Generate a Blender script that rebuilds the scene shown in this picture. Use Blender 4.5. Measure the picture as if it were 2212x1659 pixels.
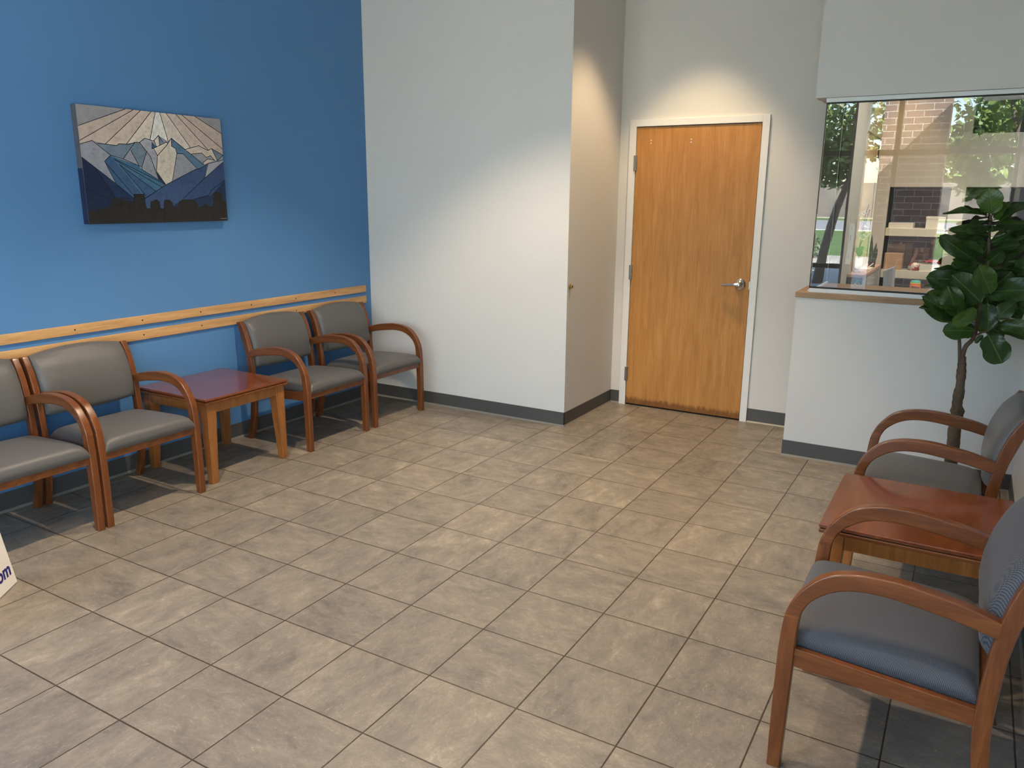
import bpy, bmesh, math, random
from math import sin, cos, pi, radians, sqrt
from mathutils import Vector, Matrix
for o in list(bpy.data.objects): bpy.data.objects.remove(o)
sc = bpy.context.scene
COL = sc.collection
random.seed(7)

# light levels
SKYS = 1.55; SUNE = 50; OFFW = 62; HALLW = 80; GLASS_IOR = 1.5
DOWNL = [(.026, 2.777, 3.52, 35, 155, .45, (1, .72, .40)), (-.54, 1.1, 3.52, 47, 245, .45, (1, .80, .58)), (-.54, -.75, 3.52, 47, 200, .5), (.7, -.95, 3.52, 47, 105, .5)]

# ---------------------------------------------------------------- camera
# solved from the floor tile grid (metres, tile pitch 0.349)
YAW, PIT, ROL, FPX = -.52842, -.23551, .00876, 1686.06
cam_d = bpy.data.cameras.new('camera'); cam = bpy.data.objects.new('camera', cam_d); COL.objects.link(cam)
fwd = Vector((sin(YAW)*cos(PIT), cos(YAW)*cos(PIT), sin(PIT)))
r0 = Vector((cos(YAW), -sin(YAW), 0)); u0 = r0.cross(fwd)
rgt = r0*cos(ROL) + u0*sin(ROL); upv = -r0*sin(ROL) + u0*cos(ROL)
cam.matrix_world = Matrix(((rgt.x, upv.x, -fwd.x, 1.7996), (rgt.y, upv.y, -fwd.y, -2.2825), (rgt.z, upv.z, -fwd.z, 1.6203), (0, 0, 0, 1)))
cam_d.sensor_width = 36; cam_d.lens = 36*FPX/2212; cam_d.clip_start = .02; cam_d.clip_end = 400
sc.camera = cam

# ---------------------------------------------------------------- world, sun, exposure
sc.view_settings.view_transform = 'Standard'; sc.view_settings.look = 'None'
sc.view_settings.exposure = .26; sc.view_settings.gamma = 1
try: sc.view_settings.use_curve_mapping = False
except Exception: pass
w = bpy.data.worlds.new('world'); sc.world = w; w.use_nodes = True
nt = w.node_tree; nt.nodes.clear()
sky = nt.nodes.new('ShaderNodeTexSky'); sky.sky_type = 'NISHITA'; sky.sun_disc = False
sky.sun_elevation = radians(42); sky.sun_rotation = radians(40); sky.air_density = 1.0; sky.dust_density = .6
bg = nt.nodes.new('ShaderNodeBackground'); bg.inputs[1].default_value = SKYS
wo = nt.nodes.new('ShaderNodeOutputWorld')
nt.links.new(sky.outputs[0], bg.inputs[0]); nt.links.new(bg.outputs[0], wo.inputs[0])
sd = bpy.data.lights.new('sun', 'SUN'); sd.energy = SUNE; sd.angle = radians(.6); sd.color = (1, .95, .86)
so = bpy.data.objects.new('sun', sd); COL.objects.link(so)
SUN_DIR = Vector((-.55, -.5, -.62)).normalized()
so.rotation_euler = SUN_DIR.to_track_quat('-Z', 'Y').to_euler()
so.location = (0, 0, 12)

# recessed ceiling downlights: (x, y, z, half angle in degrees, watts, softness, colour)
WARM = (1, .76, .50)
def downlight(x, y, z, half, watts, blend, col=WARM, size=.05):
    l = bpy.data.lights.new('downlight', 'SPOT'); l.energy = watts; l.spot_size = radians(2*half); l.spot_blend = blend
    l.color = col; l.shadow_soft_size = size
    o = bpy.data.objects.new('downlight', l); COL.objects.link(o); o.location = (x, y, z)
    return o
for a in DOWNL: downlight(*a)
# ---------------------------------------------------------------- materials
def newmat(name, rough=.5, spec=.5, metal=0.0):
    m = bpy.data.materials.new(name); m.use_nodes = True
    n = m.node_tree; b = n.nodes['Principled BSDF']
    b.inputs['Roughness'].default_value = rough
    b.inputs['Specular IOR Level'].default_value = spec
    b.inputs['Metallic'].default_value = metal
    return m, n, b
def nd(n, t, **kw):
    x = n.nodes.new(t)
    for k, v in kw.items():
        if isinstance(k, str) and hasattr(x, k): setattr(x, k, v)
    return x
def ramp(n, fac, stops, interp='LINEAR'):
    r = n.nodes.new('ShaderNodeValToRGB'); r.color_ramp.interpolation = interp
    e = r.color_ramp.elements
    while len(e) < len(stops): e.new(.5)
    for i, (p, c) in enumerate(stops):
        e[i].position = p; e[i].color = (*c, 1) if len(c) == 3 else c
    n.links.new(fac, r.inputs[0]); return r.outputs[0]
def math_n(n, op, a, b=None, c=None):
    m = n.nodes.new('ShaderNodeMath'); m.operation = op
    for i, v in enumerate((a, b, c)):
        if v is None: continue
        if isinstance(v, (int, float)): m.inputs[i].default_value = v
        else: n.links.new(v, m.inputs[i])
    return m.outputs[0]
def noise(n, vec, scale, detail=4, rough=.55, dist=0.0):
    t = n.nodes.new('ShaderNodeTexNoise'); t.inputs['Scale'].default_value = scale
    t.inputs['Detail'].default_value = detail; t.inputs['Roughness'].default_value = rough; t.inputs['Distortion'].default_value = dist
    if vec is not None: n.links.new(vec, t.inputs['Vector'])
    return t.outputs['Fac']
def coords(n, scale=(1, 1, 1), loc=(0, 0, 0), rot=(0, 0, 0), kind='Object'):
    tc = n.nodes.new('ShaderNodeTexCoord'); mp = n.nodes.new('ShaderNodeMapping')
    mp.inputs['Scale'].default_value = scale; mp.inputs['Location'].default_value = loc; mp.inputs['Rotation'].default_value = rot
    n.links.new(tc.outputs[kind], mp.inputs[0]); return mp.outputs[0]
def bump(n, b, h, strength=.2, dist=.002):
    x = n.nodes.new('ShaderNodeBump'); x.inputs['Strength'].default_value = strength; x.inputs['Distance'].default_value = dist
    n.links.new(h, x.inputs['Height']); n.links.new(x.outputs[0], b.inputs['Normal'])
def plain(name, col, rough=.5, spec=.5, metal=0.0, var=.06, scale=6, bumpy=0.0, bscale=120):
    m, n, b = newmat(name, rough, spec, metal)
    v = coords(n)
    f = noise(n, v, scale)
    lo = tuple(c*(1-var) for c in col); hi = tuple(min(1, c*(1+var)) for c in col)
    n.links.new(ramp(n, f, [(.3, lo), (.7, hi)]), b.inputs['Base Color'])
    if bumpy: bump(n, b, noise(n, v, bscale, 3), bumpy, .001)
    return m
def wood(name, dark, mid, light, axis='X', freq=9, rough=.35, spec=.5, stretch=12, coat=0.0, wear=0.0):
    m, n, b = newmat(name, rough, spec)
    s = {'X': (1, stretch, stretch), 'Y': (stretch, 1, stretch), 'Z': (stretch, stretch, 1)}[axis]
    v = coords(n, s)
    f1 = noise(n, v, freq*.35, 5, .6, .6); f2 = noise(n, v, freq*2.6, 6, .7)
    f = math_n(n, 'ADD', math_n(n, 'MULTIPLY', f1, .65), math_n(n, 'MULTIPLY', f2, .35))
    c = ramp(n, f, [(.34, dark), (.5, mid), (.66, light)])
    n.links.new(c, b.inputs['Base Color'])
    bump(n, b, f2, .12, .0006)
    if coat:
        b.inputs['Coat Weight'].default_value = coat; b.inputs['Coat Roughness'].default_value = .12
    return m

M = {}
M['white'] = plain('painted wall white', (.64, .625, .60), .75, .25, var=.012, scale=2, bumpy=.12, bscale=260)
M['white_trim'] = plain('painted trim', (.72, .71, .70), .4, .4, var=.01)
M['blue'] = plain('blue wall paint', (.082, .215, .44), .55, .35, var=.02, scale=2, bumpy=.15, bscale=240)
M['ceiling'] = plain('ceiling paint', (.70, .69, .67), .85, .2, var=.02)
M['base'] = plain('rubber base', (.075, .073, .072), .45, .4, var=.05)
M['cove'] = plain('rubber base foot', (.20, .19, .17), .4, .4, var=.08)
M['caulk'] = plain('caulk', (.55, .48, .34), .6, .3)
M['cherry'] = wood('cherry stained wood', (.085, .024, .006), (.142, .044, .0115), (.215, .072, .019), 'X', 9, .28, .45, 10, .18)
M['cherryz'] = wood('cherry stained wood upright', (.085, .024, .006), (.142, .044, .0115), (.215, .072, .019), 'Z', 9, .28, .45, 10, .18)
M['tabletop'] = wood('table top veneer', (.105, .023, .008), (.17, .042, .013), (.24, .068, .020), 'Y', 7, .16, .6, 9, .7)
M['tableleg'] = wood('table leg wood', (.18, .062, .014), (.27, .10, .024), (.35, .14, .036), 'Z', 8, .3, .5, 10, .2)
M['oakrail'] = wood('oak rail', (.36, .190, .074), (.52, .30, .128), (.63, .39, .185), 'Y', 6, .42, .4, 11)
M['sill'] = wood('oak sill', (.21, .120, .052), (.30, .178, .082), (.39, .24, .115), 'X', 6, .4, .4, 10)
M['chrome'] = plain('brushed chrome', (.62, .62, .63), .2, .5, 1.0, var=.04)
M['brass'] = plain('brass', (.55, .42, .18), .25, .5, 1.0, var=.05)
M['hinge'] = plain('dull steel', (.30, .29, .27), .35, .5, 1.0, var=.05)
M['dark'] = plain('dark void', (.02, .018, .016), .7, .2)
M['black'] = plain('black seal', (.012, .012, .012), .5, .3)
M['alu'] = plain('white channel', (.70, .73, .74), .35, .4, var=.01)
M['paper'] = plain('paper', (.80, .78, .72), .8, .2, var=.02)
def note_mat():
    m, n, b = newmat('thin note paper', .8, .2); b.inputs['Base Color'].default_value = (.86, .83, .76, 1)
    t = n.nodes.new('ShaderNodeBsdfTranslucent'); t.inputs[0].default_value = (.9, .86, .78, 1)
    x = n.nodes.new('ShaderNodeMixShader'); x.inputs[0].default_value = .4
    n.links.new(b.outputs[0], x.inputs[1]); n.links.new(t.outputs[0], x.inputs[2]); n.links.new(x.outputs[0], n.nodes['Material Output'].inputs[0]); return m
M['note'] = note_mat()

# veneer of the door
def door_mat():
    m, n, b = newmat('oak veneer door', .45, .25)
    v = coords(n, (9, 9, .9)); f1 = noise(n, v, 3.0, 6, .65, .5)
    v2 = coords(n, (60, 60, 2.2)); f2 = noise(n, v2, 2.0, 5, .7)
    f = math_n(n, 'ADD', math_n(n, 'MULTIPLY', f1, .6), math_n(n, 'MULTIPLY', f2, .4))
    c = ramp(n, f, [(.36, (.35, .150, .036)), (.5, (.43, .195, .050)), (.66, (.52, .25, .075))])
    tc = n.nodes.new('ShaderNodeTexCoord'); sp = n.nodes.new('ShaderNodeSeparateXYZ'); n.links.new(tc.outputs['Object'], sp.inputs[0])
    dirt_n = noise(n, coords(n, (1.2, 1, .5)), 38, 5, .8)
    z = math_n(n, 'ADD', sp.outputs[2], math_n(n, 'MULTIPLY', dirt_n, -.09))
    dirt = ramp(n, z, [(-.03, (.25, .2, .15)), (.03, (1, 1, 1))])
    mx = n.nodes.new('ShaderNodeMix'); mx.data_type = 'RGBA'; mx.blend_type = 'MULTIPLY'; mx.inputs[0].default_value = .75
    n.links.new(c, mx.inputs[6]); n.links.new(dirt, mx.inputs[7])
    n.links.new(mx.outputs[2], b.inputs['Base Color']); bump(n, b, f2, .1, .0005)
    return m
M['door'] = door_mat()

def fabric(name, base, hi, scale, weave, rough=.55, mottle=.12):
    m, n, b = newmat(name, rough, .35)
    v = coords(n, (1, 1, 1), rot=(radians(35), radians(20), radians(45)))
    if weave:
        w1 = n.nodes.new('ShaderNodeTexWave'); w1.wave_type = 'BANDS'; w1.bands_direction = 'X'; w1.inputs['Scale'].default_value = scale
        w2 = n.nodes.new('ShaderNodeTexWave'); w2.wave_type = 'BANDS'; w2.bands_direction = 'Y'; w2.inputs['Scale'].default_value = scale*1.0
        for x in (w1, w2): n.links.new(v, x.inputs[0]); x.inputs['Distortion'].default_value = .25
        f = math_n(n, 'MULTIPLY', w1.outputs['Fac'], w2.outputs['Fac'])
    else:
        f = noise(n, v, scale, 3)
    big = noise(n, coords(n), 5, 3)
    f2 = math_n(n, 'ADD', math_n(n, 'MULTIPLY', f, 1-mottle), math_n(n, 'MULTIPLY', big, mottle))
    n.links.new(ramp(n, f2, [(.1, base), (.75, hi)]), b.inputs['Base Color'])
    bump(n, b, f, .35, .0012)
    b.inputs['Sheen Weight'].default_value = .08
    return m
M['fabric'] = fabric('grey chair vinyl', (.064, .064, .065), (.116, .113, .110), 260, False, .42)
M['weave'] = fabric('blue grey woven cloth', (.030, .038, .056), (.160, .156, .155), 92, True, .6)

def floor_mat():
    m, n, b = newmat('stone look tile', .42, .4)
    P = .349
    tc = n.nodes.new('ShaderNodeTexCoord'); dv = n.nodes.new('ShaderNodeVectorMath'); dv.operation = 'SCALE'; dv.inputs['Scale'].default_value = 1/P
    n.links.new(tc.outputs['Object'], dv.inputs[0])
    fl = n.nodes.new('ShaderNodeVectorMath'); fl.operation = 'FLOOR'; n.links.new(dv.outputs[0], fl.inputs[0])
    fr = n.nodes.new('ShaderNodeVectorMath'); fr.operation = 'FRACTION'; n.links.new(dv.outputs[0], fr.inputs[0])
    sp = n.nodes.new('ShaderNodeSeparateXYZ'); n.links.new(fr.outputs[0], sp.inputs[0])
    def edge(o): return math_n(n, 'MINIMUM', o, math_n(n, 'SUBTRACT', 1.0, o))
    e = math_n(n, 'MINIMUM', edge(sp.outputs[0]), edge(sp.outputs[1]))
    wob = math_n(n, 'MULTIPLY', noise(n, tc.outputs['Object'], 60, 2), .004)
    e = math_n(n, 'ADD', e, wob)
    grout = ramp(n, e, [(.0072, (0, 0, 0)), (.0098, (1, 1, 1))])
    spf = n.nodes.new('ShaderNodeSeparateXYZ'); n.links.new(fl.outputs[0], spf.inputs[0])
    cb = n.nodes.new('ShaderNodeCombineXYZ'); n.links.new(spf.outputs[0], cb.inputs[0]); n.links.new(spf.outputs[1], cb.inputs[1])
    wn = n.nodes.new('ShaderNodeTexWhiteNoise'); wn.noise_dimensions = '3D'; n.links.new(cb.outputs[0], wn.inputs['Vector'])
    sc_ = n.nodes.new('ShaderNodeVectorMath'); sc_.operation = 'SCALE'; sc_.inputs['Scale'].default_value = 30; n.links.new(wn.outputs['Color'], sc_.inputs[0])
    ad = n.nodes.new('ShaderNodeVectorMath'); ad.operation = 'ADD'; n.links.new(fr.outputs[0], ad.inputs[0]); n.links.new(sc_.outputs[0], ad.inputs[1])
    # streak direction differs from tile to tile
    rt = n.nodes.new('ShaderNodeVectorRotate'); rt.rotation_type = 'Z_AXIS'
    n.links.new(ad.outputs[0], rt.inputs['Vector']); n.links.new(math_n(n, 'MULTIPLY', math_n(n, 'ROUND', math_n(n, 'MULTIPLY', wn.outputs['Value'], 3)), pi/2), rt.inputs['Angle'])
    mp = n.nodes.new('ShaderNodeMapping'); mp.inputs['Scale'].default_value = (1, 1.8, 1); mp.inputs['Rotation'].default_value = (0, 0, radians(22)); n.links.new(rt.outputs[0], mp.inputs[0])
    v = mp.outputs[0]
    big = noise(n, v, 1.5, 3, .5, .5); mid = noise(n, v, 3.6, 12, .78, .5); fine = noise(n, v, 17, 10, .92, .9)
    f = math_n(n, 'ADD', math_n(n, 'MULTIPLY', big, .30), math_n(n, 'ADD', math_n(n, 'MULTIPLY', mid, .38), math_n(n, 'MULTIPLY', fine, .32)))
    tv = math_n(n, 'MULTIPLY', math_n(n, 'SUBTRACT', wn.outputs['Value'], .5), .045)
    f = math_n(n, 'ADD', f, tv)
    c = ramp(n, f, [(.38, (.122, .108, .093)), (.45, (.184, .161, .133)), (.515, (.222, .192, .156)), (.565, (.265, .227, .180)), (.65, (.41, .352, .275))])
    mx = n.nodes.new('ShaderNodeMix'); mx.data_type = 'RGBA'; n.links.new(grout, mx.inputs[0])
    mx.inputs[6].default_value = (.04, .024, .014, 1); n.links.new(c, mx.inputs[7])
    fk = noise(n, v, 16, 9, .78, 1.6); dk = noise(n, v, 23, 8, .75, 1.0)
    lm = math_n(n, 'MULTIPLY', ramp(n, fk, [(.555, (0, 0, 0)), (.60, (1, 1, 1))]), ramp(n, mid, [(.44, (.10,)*3), (.60, (.75,)*3)]))
    dm = math_n(n, 'MULTIPLY', ramp(n, dk, [(.57, (0, 0, 0)), (.62, (1, 1, 1))]), ramp(n, mid, [(.40, (.65,)*3), (.56, (.06,)*3)]))
    m1 = n.nodes.new('ShaderNodeMix'); m1.data_type = 'RGBA'; n.links.new(math_n(n, 'MULTIPLY', math_n(n, 'MULTIPLY', lm, grout), .75), m1.inputs[0])
    n.links.new(mx.outputs[2], m1.inputs[6]); m1.inputs[7].default_value = (.46, .40, .31, 1)
    m2 = n.nodes.new('ShaderNodeMix'); m2.data_type = 'RGBA'; n.links.new(math_n(n, 'MULTIPLY', dm, grout), m2.inputs[0])
    n.links.new(m1.outputs[2], m2.inputs[6]); m2.inputs[7].default_value = (.13, .115, .10, 1)
    n.links.new(m2.outputs[2], b.inputs['Base Color'])
    rr = ramp(n, mid, [(.35, (.50,)*3), (.65, (.36,)*3)]); n.links.new(rr, b.inputs['Roughness'])
    h = math_n(n, 'ADD', grout, math_n(n, 'MULTIPLY', mid, .12)); bump(n, b, h, .5, .0015)
    return m
M['floor'] = floor_mat()

def glass_mat():
    m = bpy.data.materials.new('clear glazing'); m.use_nodes = True; n = m.node_tree; n.nodes.clear()
    t = n.nodes.new('ShaderNodeBsdfTransparent'); t.inputs[0].default_value = (.95, .97, .96, 1)
    g = n.nodes.new('ShaderNodeBsdfGlossy'); g.inputs['Roughness'].default_value = 0; g.inputs[0].default_value = (1, 1, 1, 1)
    f = n.nodes.new('ShaderNodeFresnel'); f.inputs[0].default_value = GLASS_IOR
    mx = n.nodes.new('ShaderNodeMixShader'); o = n.nodes.new('ShaderNodeOutputMaterial')
    n.links.new(f.outputs[0], mx.inputs[0]); n.links.new(t.outputs[0], mx.inputs[1]); n.links.new(g.outputs[0], mx.inputs[2]); n.links.new(mx.outputs[0], o.inputs[0])
    return m
M['glass'] = glass_mat()

def brick_mat():
    m, n, b = newmat('tan brick', .85, .2)
    v = coords(n, (1, 1, 1), rot=(radians(90), 0, 0))
    t = n.nodes.new('ShaderNodeTexBrick'); n.links.new(v, t.inputs[0])
    t.inputs['Color1'].default_value = (.30, .215, .185, 1); t.inputs['Color2'].default_value = (.235, .17, .15, 1); t.inputs['Mortar'].default_value = (.62, .56, .50, 1)
    t.inputs['Scale'].default_value = 1; t.inputs['Brick Width'].default_value = .27; t.inputs['Row Height'].default_value = .105; t.inputs['Mortar Size'].default_value = .006
    n.links.new(t.outputs[0], b.inputs['Base Color']); return m
M['brick'] = brick_mat()

# ---------------------------------------------------------------- mesh helpers
class MB:
    def __init__(s): s.v = []; s.f = []; s.mi = []
    def add(s, vs, fs, mi=0, mat=None):
        k = len(s.v)
        s.v += [tuple(mat @ Vector(p)) if mat else tuple(p) for p in vs]
        s.f += [tuple(i+k for i in f) for f in fs]; s.mi += [mi]*len(fs); return s
    def box(s, x0, x1, y0, y1, z0, z1, mi=0, mat=None):
        vs = [(x0, y0, z0), (x1, y0, z0), (x1, y1, z0), (x0, y1, z0), (x0, y0, z1), (x1, y0, z1), (x1, y1, z1), (x0, y1, z1)]
        return s.add(vs, [(0, 3, 2, 1), (4, 5, 6, 7), (0, 1, 5, 4), (1, 2, 6, 5), (2, 3, 7, 6), (3, 0, 4, 7)], mi, mat)
    def prism(s, poly, a0, a1, ax='y', mi=0, mat=None):
        # poly in the two other axes (x,z for 'y'; y,z for 'x'; x,y for 'z')
        def P(p, a): return {'y': (p[0], a, p[1]), 'x': (a, p[0], p[1]), 'z': (p[0], p[1], a)}[ax]
        n = len(poly); vs = [P(p, a0) for p in poly] + [P(p, a1) for p in poly]
        fs = [tuple(range(n)), tuple(range(2*n-1, n-1, -1))] + [(i, i+n, (i+1) % n+n, (i+1) % n) for i in range(n)]
        return s.add(vs, fs, mi, mat)
    def strip(s, A, B, a0, a1, mi=0, drop=None):
        # solid between two outlines A and B (same count) in x,z, extruded in y
        n = len(A); vs = []
        for i in range(n): vs += [(A[i][0], a0, A[i][1]), (B[i][0], a0, B[i][1]), (B[i][0], a1, B[i][1]), (A[i][0], a1, A[i][1])]
        fs = [(0, 1, 2, 3), (4*n-1, 4*n-2, 4*n-3, 4*n-4)]
        for i in range(n-1):
            k = 4*i
            for j in range(4): fs.append((k+j, k+4+j, k+4+(j+1) % 4, k+(j+1) % 4))
        if drop is not None: fs.pop(drop)      # open end where the piece runs on into the next one
        return s.add(vs, fs, mi)
    def tube(s, pts, rad, seg=10, mi=0):
        pts = [Vector(p) for p in pts]; n = len(pts)
        if isinstance(rad, (int, float)): rad = [rad]*n
        vs = []; prev = None
        for i, p in enumerate(pts):
            t = (pts[min(i+1, n-1)]-pts[max(i-1, 0)]).normalized()
            a = prev - t*prev.dot(t) if prev else t.orthogonal()
            a.normalize(); prev = a; b = t.cross(a)
            vs += [tuple(p + a*cos(2*pi*j/seg)*rad[i] + b*sin(2*pi*j/seg)*rad[i]) for j in range(seg)]
        fs = [tuple(range(seg-1, -1, -1)), tuple(range((n-1)*seg, n*seg))]
        for i in range(n-1):
            for j in range(seg):
                fs.append((i*seg+j, i*seg+(j+1) % seg, (i+1)*seg+(j+1) % seg, (i+1)*seg+j))
        return s.add(vs, fs, mi)
    def lathe(s, prof, seg=24, mi=0, mat=None):
        vs = []; n = len(prof)
        for r, z in prof: vs += [(r*cos(2*pi*j/seg), r*sin(2*pi*j/seg), z) for j in range(seg)]
        fs = [tuple(range(seg-1, -1, -1)), tuple(range((n-1)*seg, n*seg))]
        for i in range(n-1):
            for j in range(seg): fs.append((i*seg+j, i*seg+(j+1) % seg, (i+1)*seg+(j+1) % seg, (i+1)*seg+j))
        return s.add(vs, fs, mi, mat)
    def grid(s, fn, nu, nv, mi=0):
        vs = [fn(i/nu, j/nv) for i in range(nu+1) for j in range(nv+1)]
        fs = [(i*(nv+1)+j, (i+1)*(nv+1)+j, (i+1)*(nv+1)+j+1, i*(nv+1)+j+1) for i in range(nu) for j in range(nv)]
        return s.add(vs, fs, mi)
    def build(s, name, mats, parent=None, bevel=0, seg=2, smooth=False, weld=False, subsurf=0, flush=None):
        me = bpy.data.meshes.new(name); me.from_pydata(s.v, [], s.f)
        if not isinstance(mats, (list, tuple)): mats = [mats]
        for m in mats: me.materials.append(M[m] if isinstance(m, str) else m)
        for p, i in zip(me.polygons, s.mi): p.material_index = i
        bm = bmesh.new(); bm.from_mesh(me)
        if weld: bmesh.ops.remove_doubles(bm, verts=bm.verts, dist=1e-5)
        bmesh.ops.recalc_face_normals(bm, faces=bm.faces); bm.to_mesh(me); bm.free()
        if smooth:
            for p in me.polygons: p.use_smooth = True
        o = bpy.data.objects.new(name, me); COL.objects.link(o)
        if parent: o.parent = parent
        if bevel:
            b = o.modifiers.new('bevel', 'BEVEL'); b.width = bevel; b.segments = seg; b.limit_method = 'ANGLE'; b.angle_limit = radians(38)
            b.harden_normals = False
            for p in me.polygons: p.use_smooth = True
            wn = o.modifiers.new('wn', 'WEIGHTED_NORMAL'); wn.keep_sharp = True
        if flush is not None:      # keep the joint at this height flush: no bevel on its edges
            at = me.attributes.new('bevel_weight_edge', 'FLOAT', 'EDGE'); o.modifiers['bevel'].limit_method = 'WEIGHT'
            for e in me.edges:
                a, c_ = e.vertices
                cross = abs(a-c_) == 4     # edges that run along the bent piece
                at.data[e.index].value = 1.0 if cross else 0.0
            me.polygons[0].use_smooth = False
        if subsurf:
            sb = o.modifiers.new('sub', 'SUBSURF'); sb.levels = sb.render_levels = subsurf
        return o
def tag(o, label=None, cat=None, group=None, kind=None):
    if label: o['label'] = label
    if cat: o['category'] = cat
    if group: o['group'] = group
    if kind: o['kind'] = kind
    return o
def thing(name, loc, label, cat, group=None, rz=0):
    o = bpy.data.objects.new(name, None); COL.objects.link(o); o.location = loc; o.rotation_euler = (0, 0, rz)
    o.empty_display_size = .1
    return tag(o, label, cat, group)
def copy_tree(o, parent=None):
    c = o.copy(); COL.objects.link(c); c.parent = parent
    for ch in list(o.children): copy_tree(ch, c)
    return c
def struct(name, mb, mat, **kw):
    return tag(mb.build(name, mat, **kw), kind='structure')
def spline(P, n=6):
    out = []
    for i in range(len(P)-1):
        p0 = P[max(i-1, 0)]; p1 = P[i]; p2 = P[i+1]; p3 = P[min(i+2, len(P)-1)]
        for k in range(n):
            t = k/n
            out.append(tuple(.5*((2*p1[d]) + (-p0[d]+p2[d])*t + (2*p0[d]-5*p1[d]+4*p2[d]-p3[d])*t*t + (-p0[d]+3*p1[d]-3*p2[d]+p3[d])*t**3) for d in range(len(p1))))
    out.append(tuple(P[-1])); return out

# ---------------------------------------------------------------- room shell
XB = -2.391      # blue wall plane
YC = 2.608       # front of the boxed-out column
XC = -.617       # side of the column
YD = 3.452       # wall with the door
YP = 2.79        # reception half wall
XR = 2.14        # right wall
YS = -4.2        # storefront behind the camera
ZC = 3.55        # ceiling
tag(MB().box(XB-.2, 5, YS-.1, 6.6, -.06, 0).build('floor', 'floor'), kind='structure')
struct('ceiling', MB().box(XB-.2, 5, YS-.45, 6.6, ZC, ZC+.12), 'ceiling')
struct('wall_left', MB().box(XB-.2, XB, YS, YC+.02, 0, ZC), 'blue')
struct('wall_column', MB().box(XB-.2, XC, YC, YD+.1, 0, ZC), 'white')
bw = MB().box(XC, -.512, YD, YD+.12, 0, ZC).box(.458, .95, YD, YD+.12, 0, ZC).box(-.512, .458, YD, YD+.12, 2.158, ZC)
struct('wall_back', bw, 'white')
struct('wall_right', MB().box(XR, XR+.15, -2.35, YP, 0, ZC).box(XR, XR+.15, YS, YS+.12, 0, ZC).box(XR, XR+.15, YS, -2.35, 3.28, ZC).box(XR, XR+.15, YS, -2.35, 0, .10), 'white')  # rear stretch left open: unseen window opening added for more daylight
struct('wall_reception', MB().box(.879, 3.0, YP, YP+.13, 0, 1.030), 'white')
struct('wall_soffit', MB().box(.882, 3.0, YP, YP+.15, 2.197, ZC), 'white')
# cove base: a flat band with a small foot
def base_run(name, p0, p1, out, h=.104, gap=None):
    # p0,p1 along the wall; out = unit vector into the room
    p0, p1, out = Vector(p0), Vector(p1), Vector(out); d = (p1-p0)
    mb = MB()
    for (z0, z1, t, mi) in ((.012, h, .004, 0), (0.0, .012, .013, 1)):
        a = [p0, p1, p1+out*t, p0+out*t]
        vs = [(q.x, q.y, z0) for q in a] + [(q.x, q.y, z1) for q in a]
        if mi == 1:
            vs[4+2] = (*(p1+out*.005).xy, z1); vs[4+3] = (*(p0+out*.005).xy, z1)
        mb.add(vs, [(0, 1, 2, 3), (4, 5, 6, 7), (0, 1, 5, 4), (1, 2, 6, 5), (2, 3, 7, 6), (3, 0, 4, 7)], mi)
    return struct(name, mb, ['base', 'cove'])
base_run('baseboard_left', (XB, YS, 0), (XB, YC, 0), (1, 0, 0))
base_run('baseboard_column', (XB, YC, 0), (XC+.004, YC, 0), (0, -1, 0))
base_run('baseboard_alcove', (XC, YC-.004, 0), (XC, YD, 0), (1, 0, 0))
base_run('baseboard_back', (XC, YD, 0), (-.538, YD, 0), (0, -1, 0))
b_ = MB().box(.484, .879, YD-.004, YD, .010, .104, 0).box(.484, .879, YD-.010, YD, 0, .010, 1)
struct('baseboard_door_side', b_, ['base', 'caulk'])
base_run('baseboard_reception', (.875, YP, 0), (XR, YP, 0), (0, -1, 0))
base_run('baseboard_right', (XR, YP, 0), (XR, YS, 0), (-1, 0, 0))

# two oak chair rails on the blue wall with countersunk screws
def rail(name, z0, z1, ys, label):
    r = thing(name, (XB, 1.1, (z0+z1)/2), label, 'rail', 'oak rails along the blue wall')
    bd = MB().box(0, .015, -3.6, 1.437, (z0-z1)/2, (z1-z0)/2).build('board', 'oakrail', r, bevel=.0025)
    for y in ys:
        s = MB().lathe([(.0048, 0), (.0048, .0006), (.003, .001)], 12, 0, Matrix.Translation((.0148, y-1.1, 0)) @ Matrix.Rotation(pi/2, 4, 'Y'))
        s.build('screw', 'dark', bd)
    return r
rail('wooden_rail', .868, .921, [.142+.4075*k for k in range(-6, 6)], 'upper oak strip fixed along the blue wall above the chair backs')
rail('wooden_rail', .780, .836, [.142+.4075*k for k in range(-6, 6)], 'lower oak strip on the blue wall, partly hidden by the chair backs')

# ---------------------------------------------------------------- door and frame
d = bpy.data.objects.new('door_1', None); COL.objects.link(d); d.location = (-.023, YD, 0); tag(d, kind='structure')
x0, x1 = -.461, .457      # opening in door coordinates
fr = MB()
fr.box(x0-.053, x0, -.018, .10, 0, 2.182).box(x1, x1+.050, -.018, .10, 0, 2.182).box(x0, x1, -.018, .10, 2.134, 2.182)
fr.box(x0, x0+.016, .040, .10, 0, 2.134).box(x1-.016, x1, .040, .10, 0, 2.134).box(x0, x1, .040, .10, 2.118, 2.134)
fr.build('door_frame', 'white_trim', d, bevel=.0015)
MB().box(x0+.003, x1-.005, -.008, .034, .012, 2.128).build('door_leaf', 'door', d, bevel=.0015)
MB().box(x0, x1, .06, .08, 0, 2.134).build('gap_shade_sheet', 'dark', d)  # dark sheet: shade in the door gaps put into its colour
MB().box(x0, x1, -.004, .09, 0, .006).build('gap_shade_strip', 'dark', d)  # dark strip standing in for the shaded gap under the door
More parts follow.
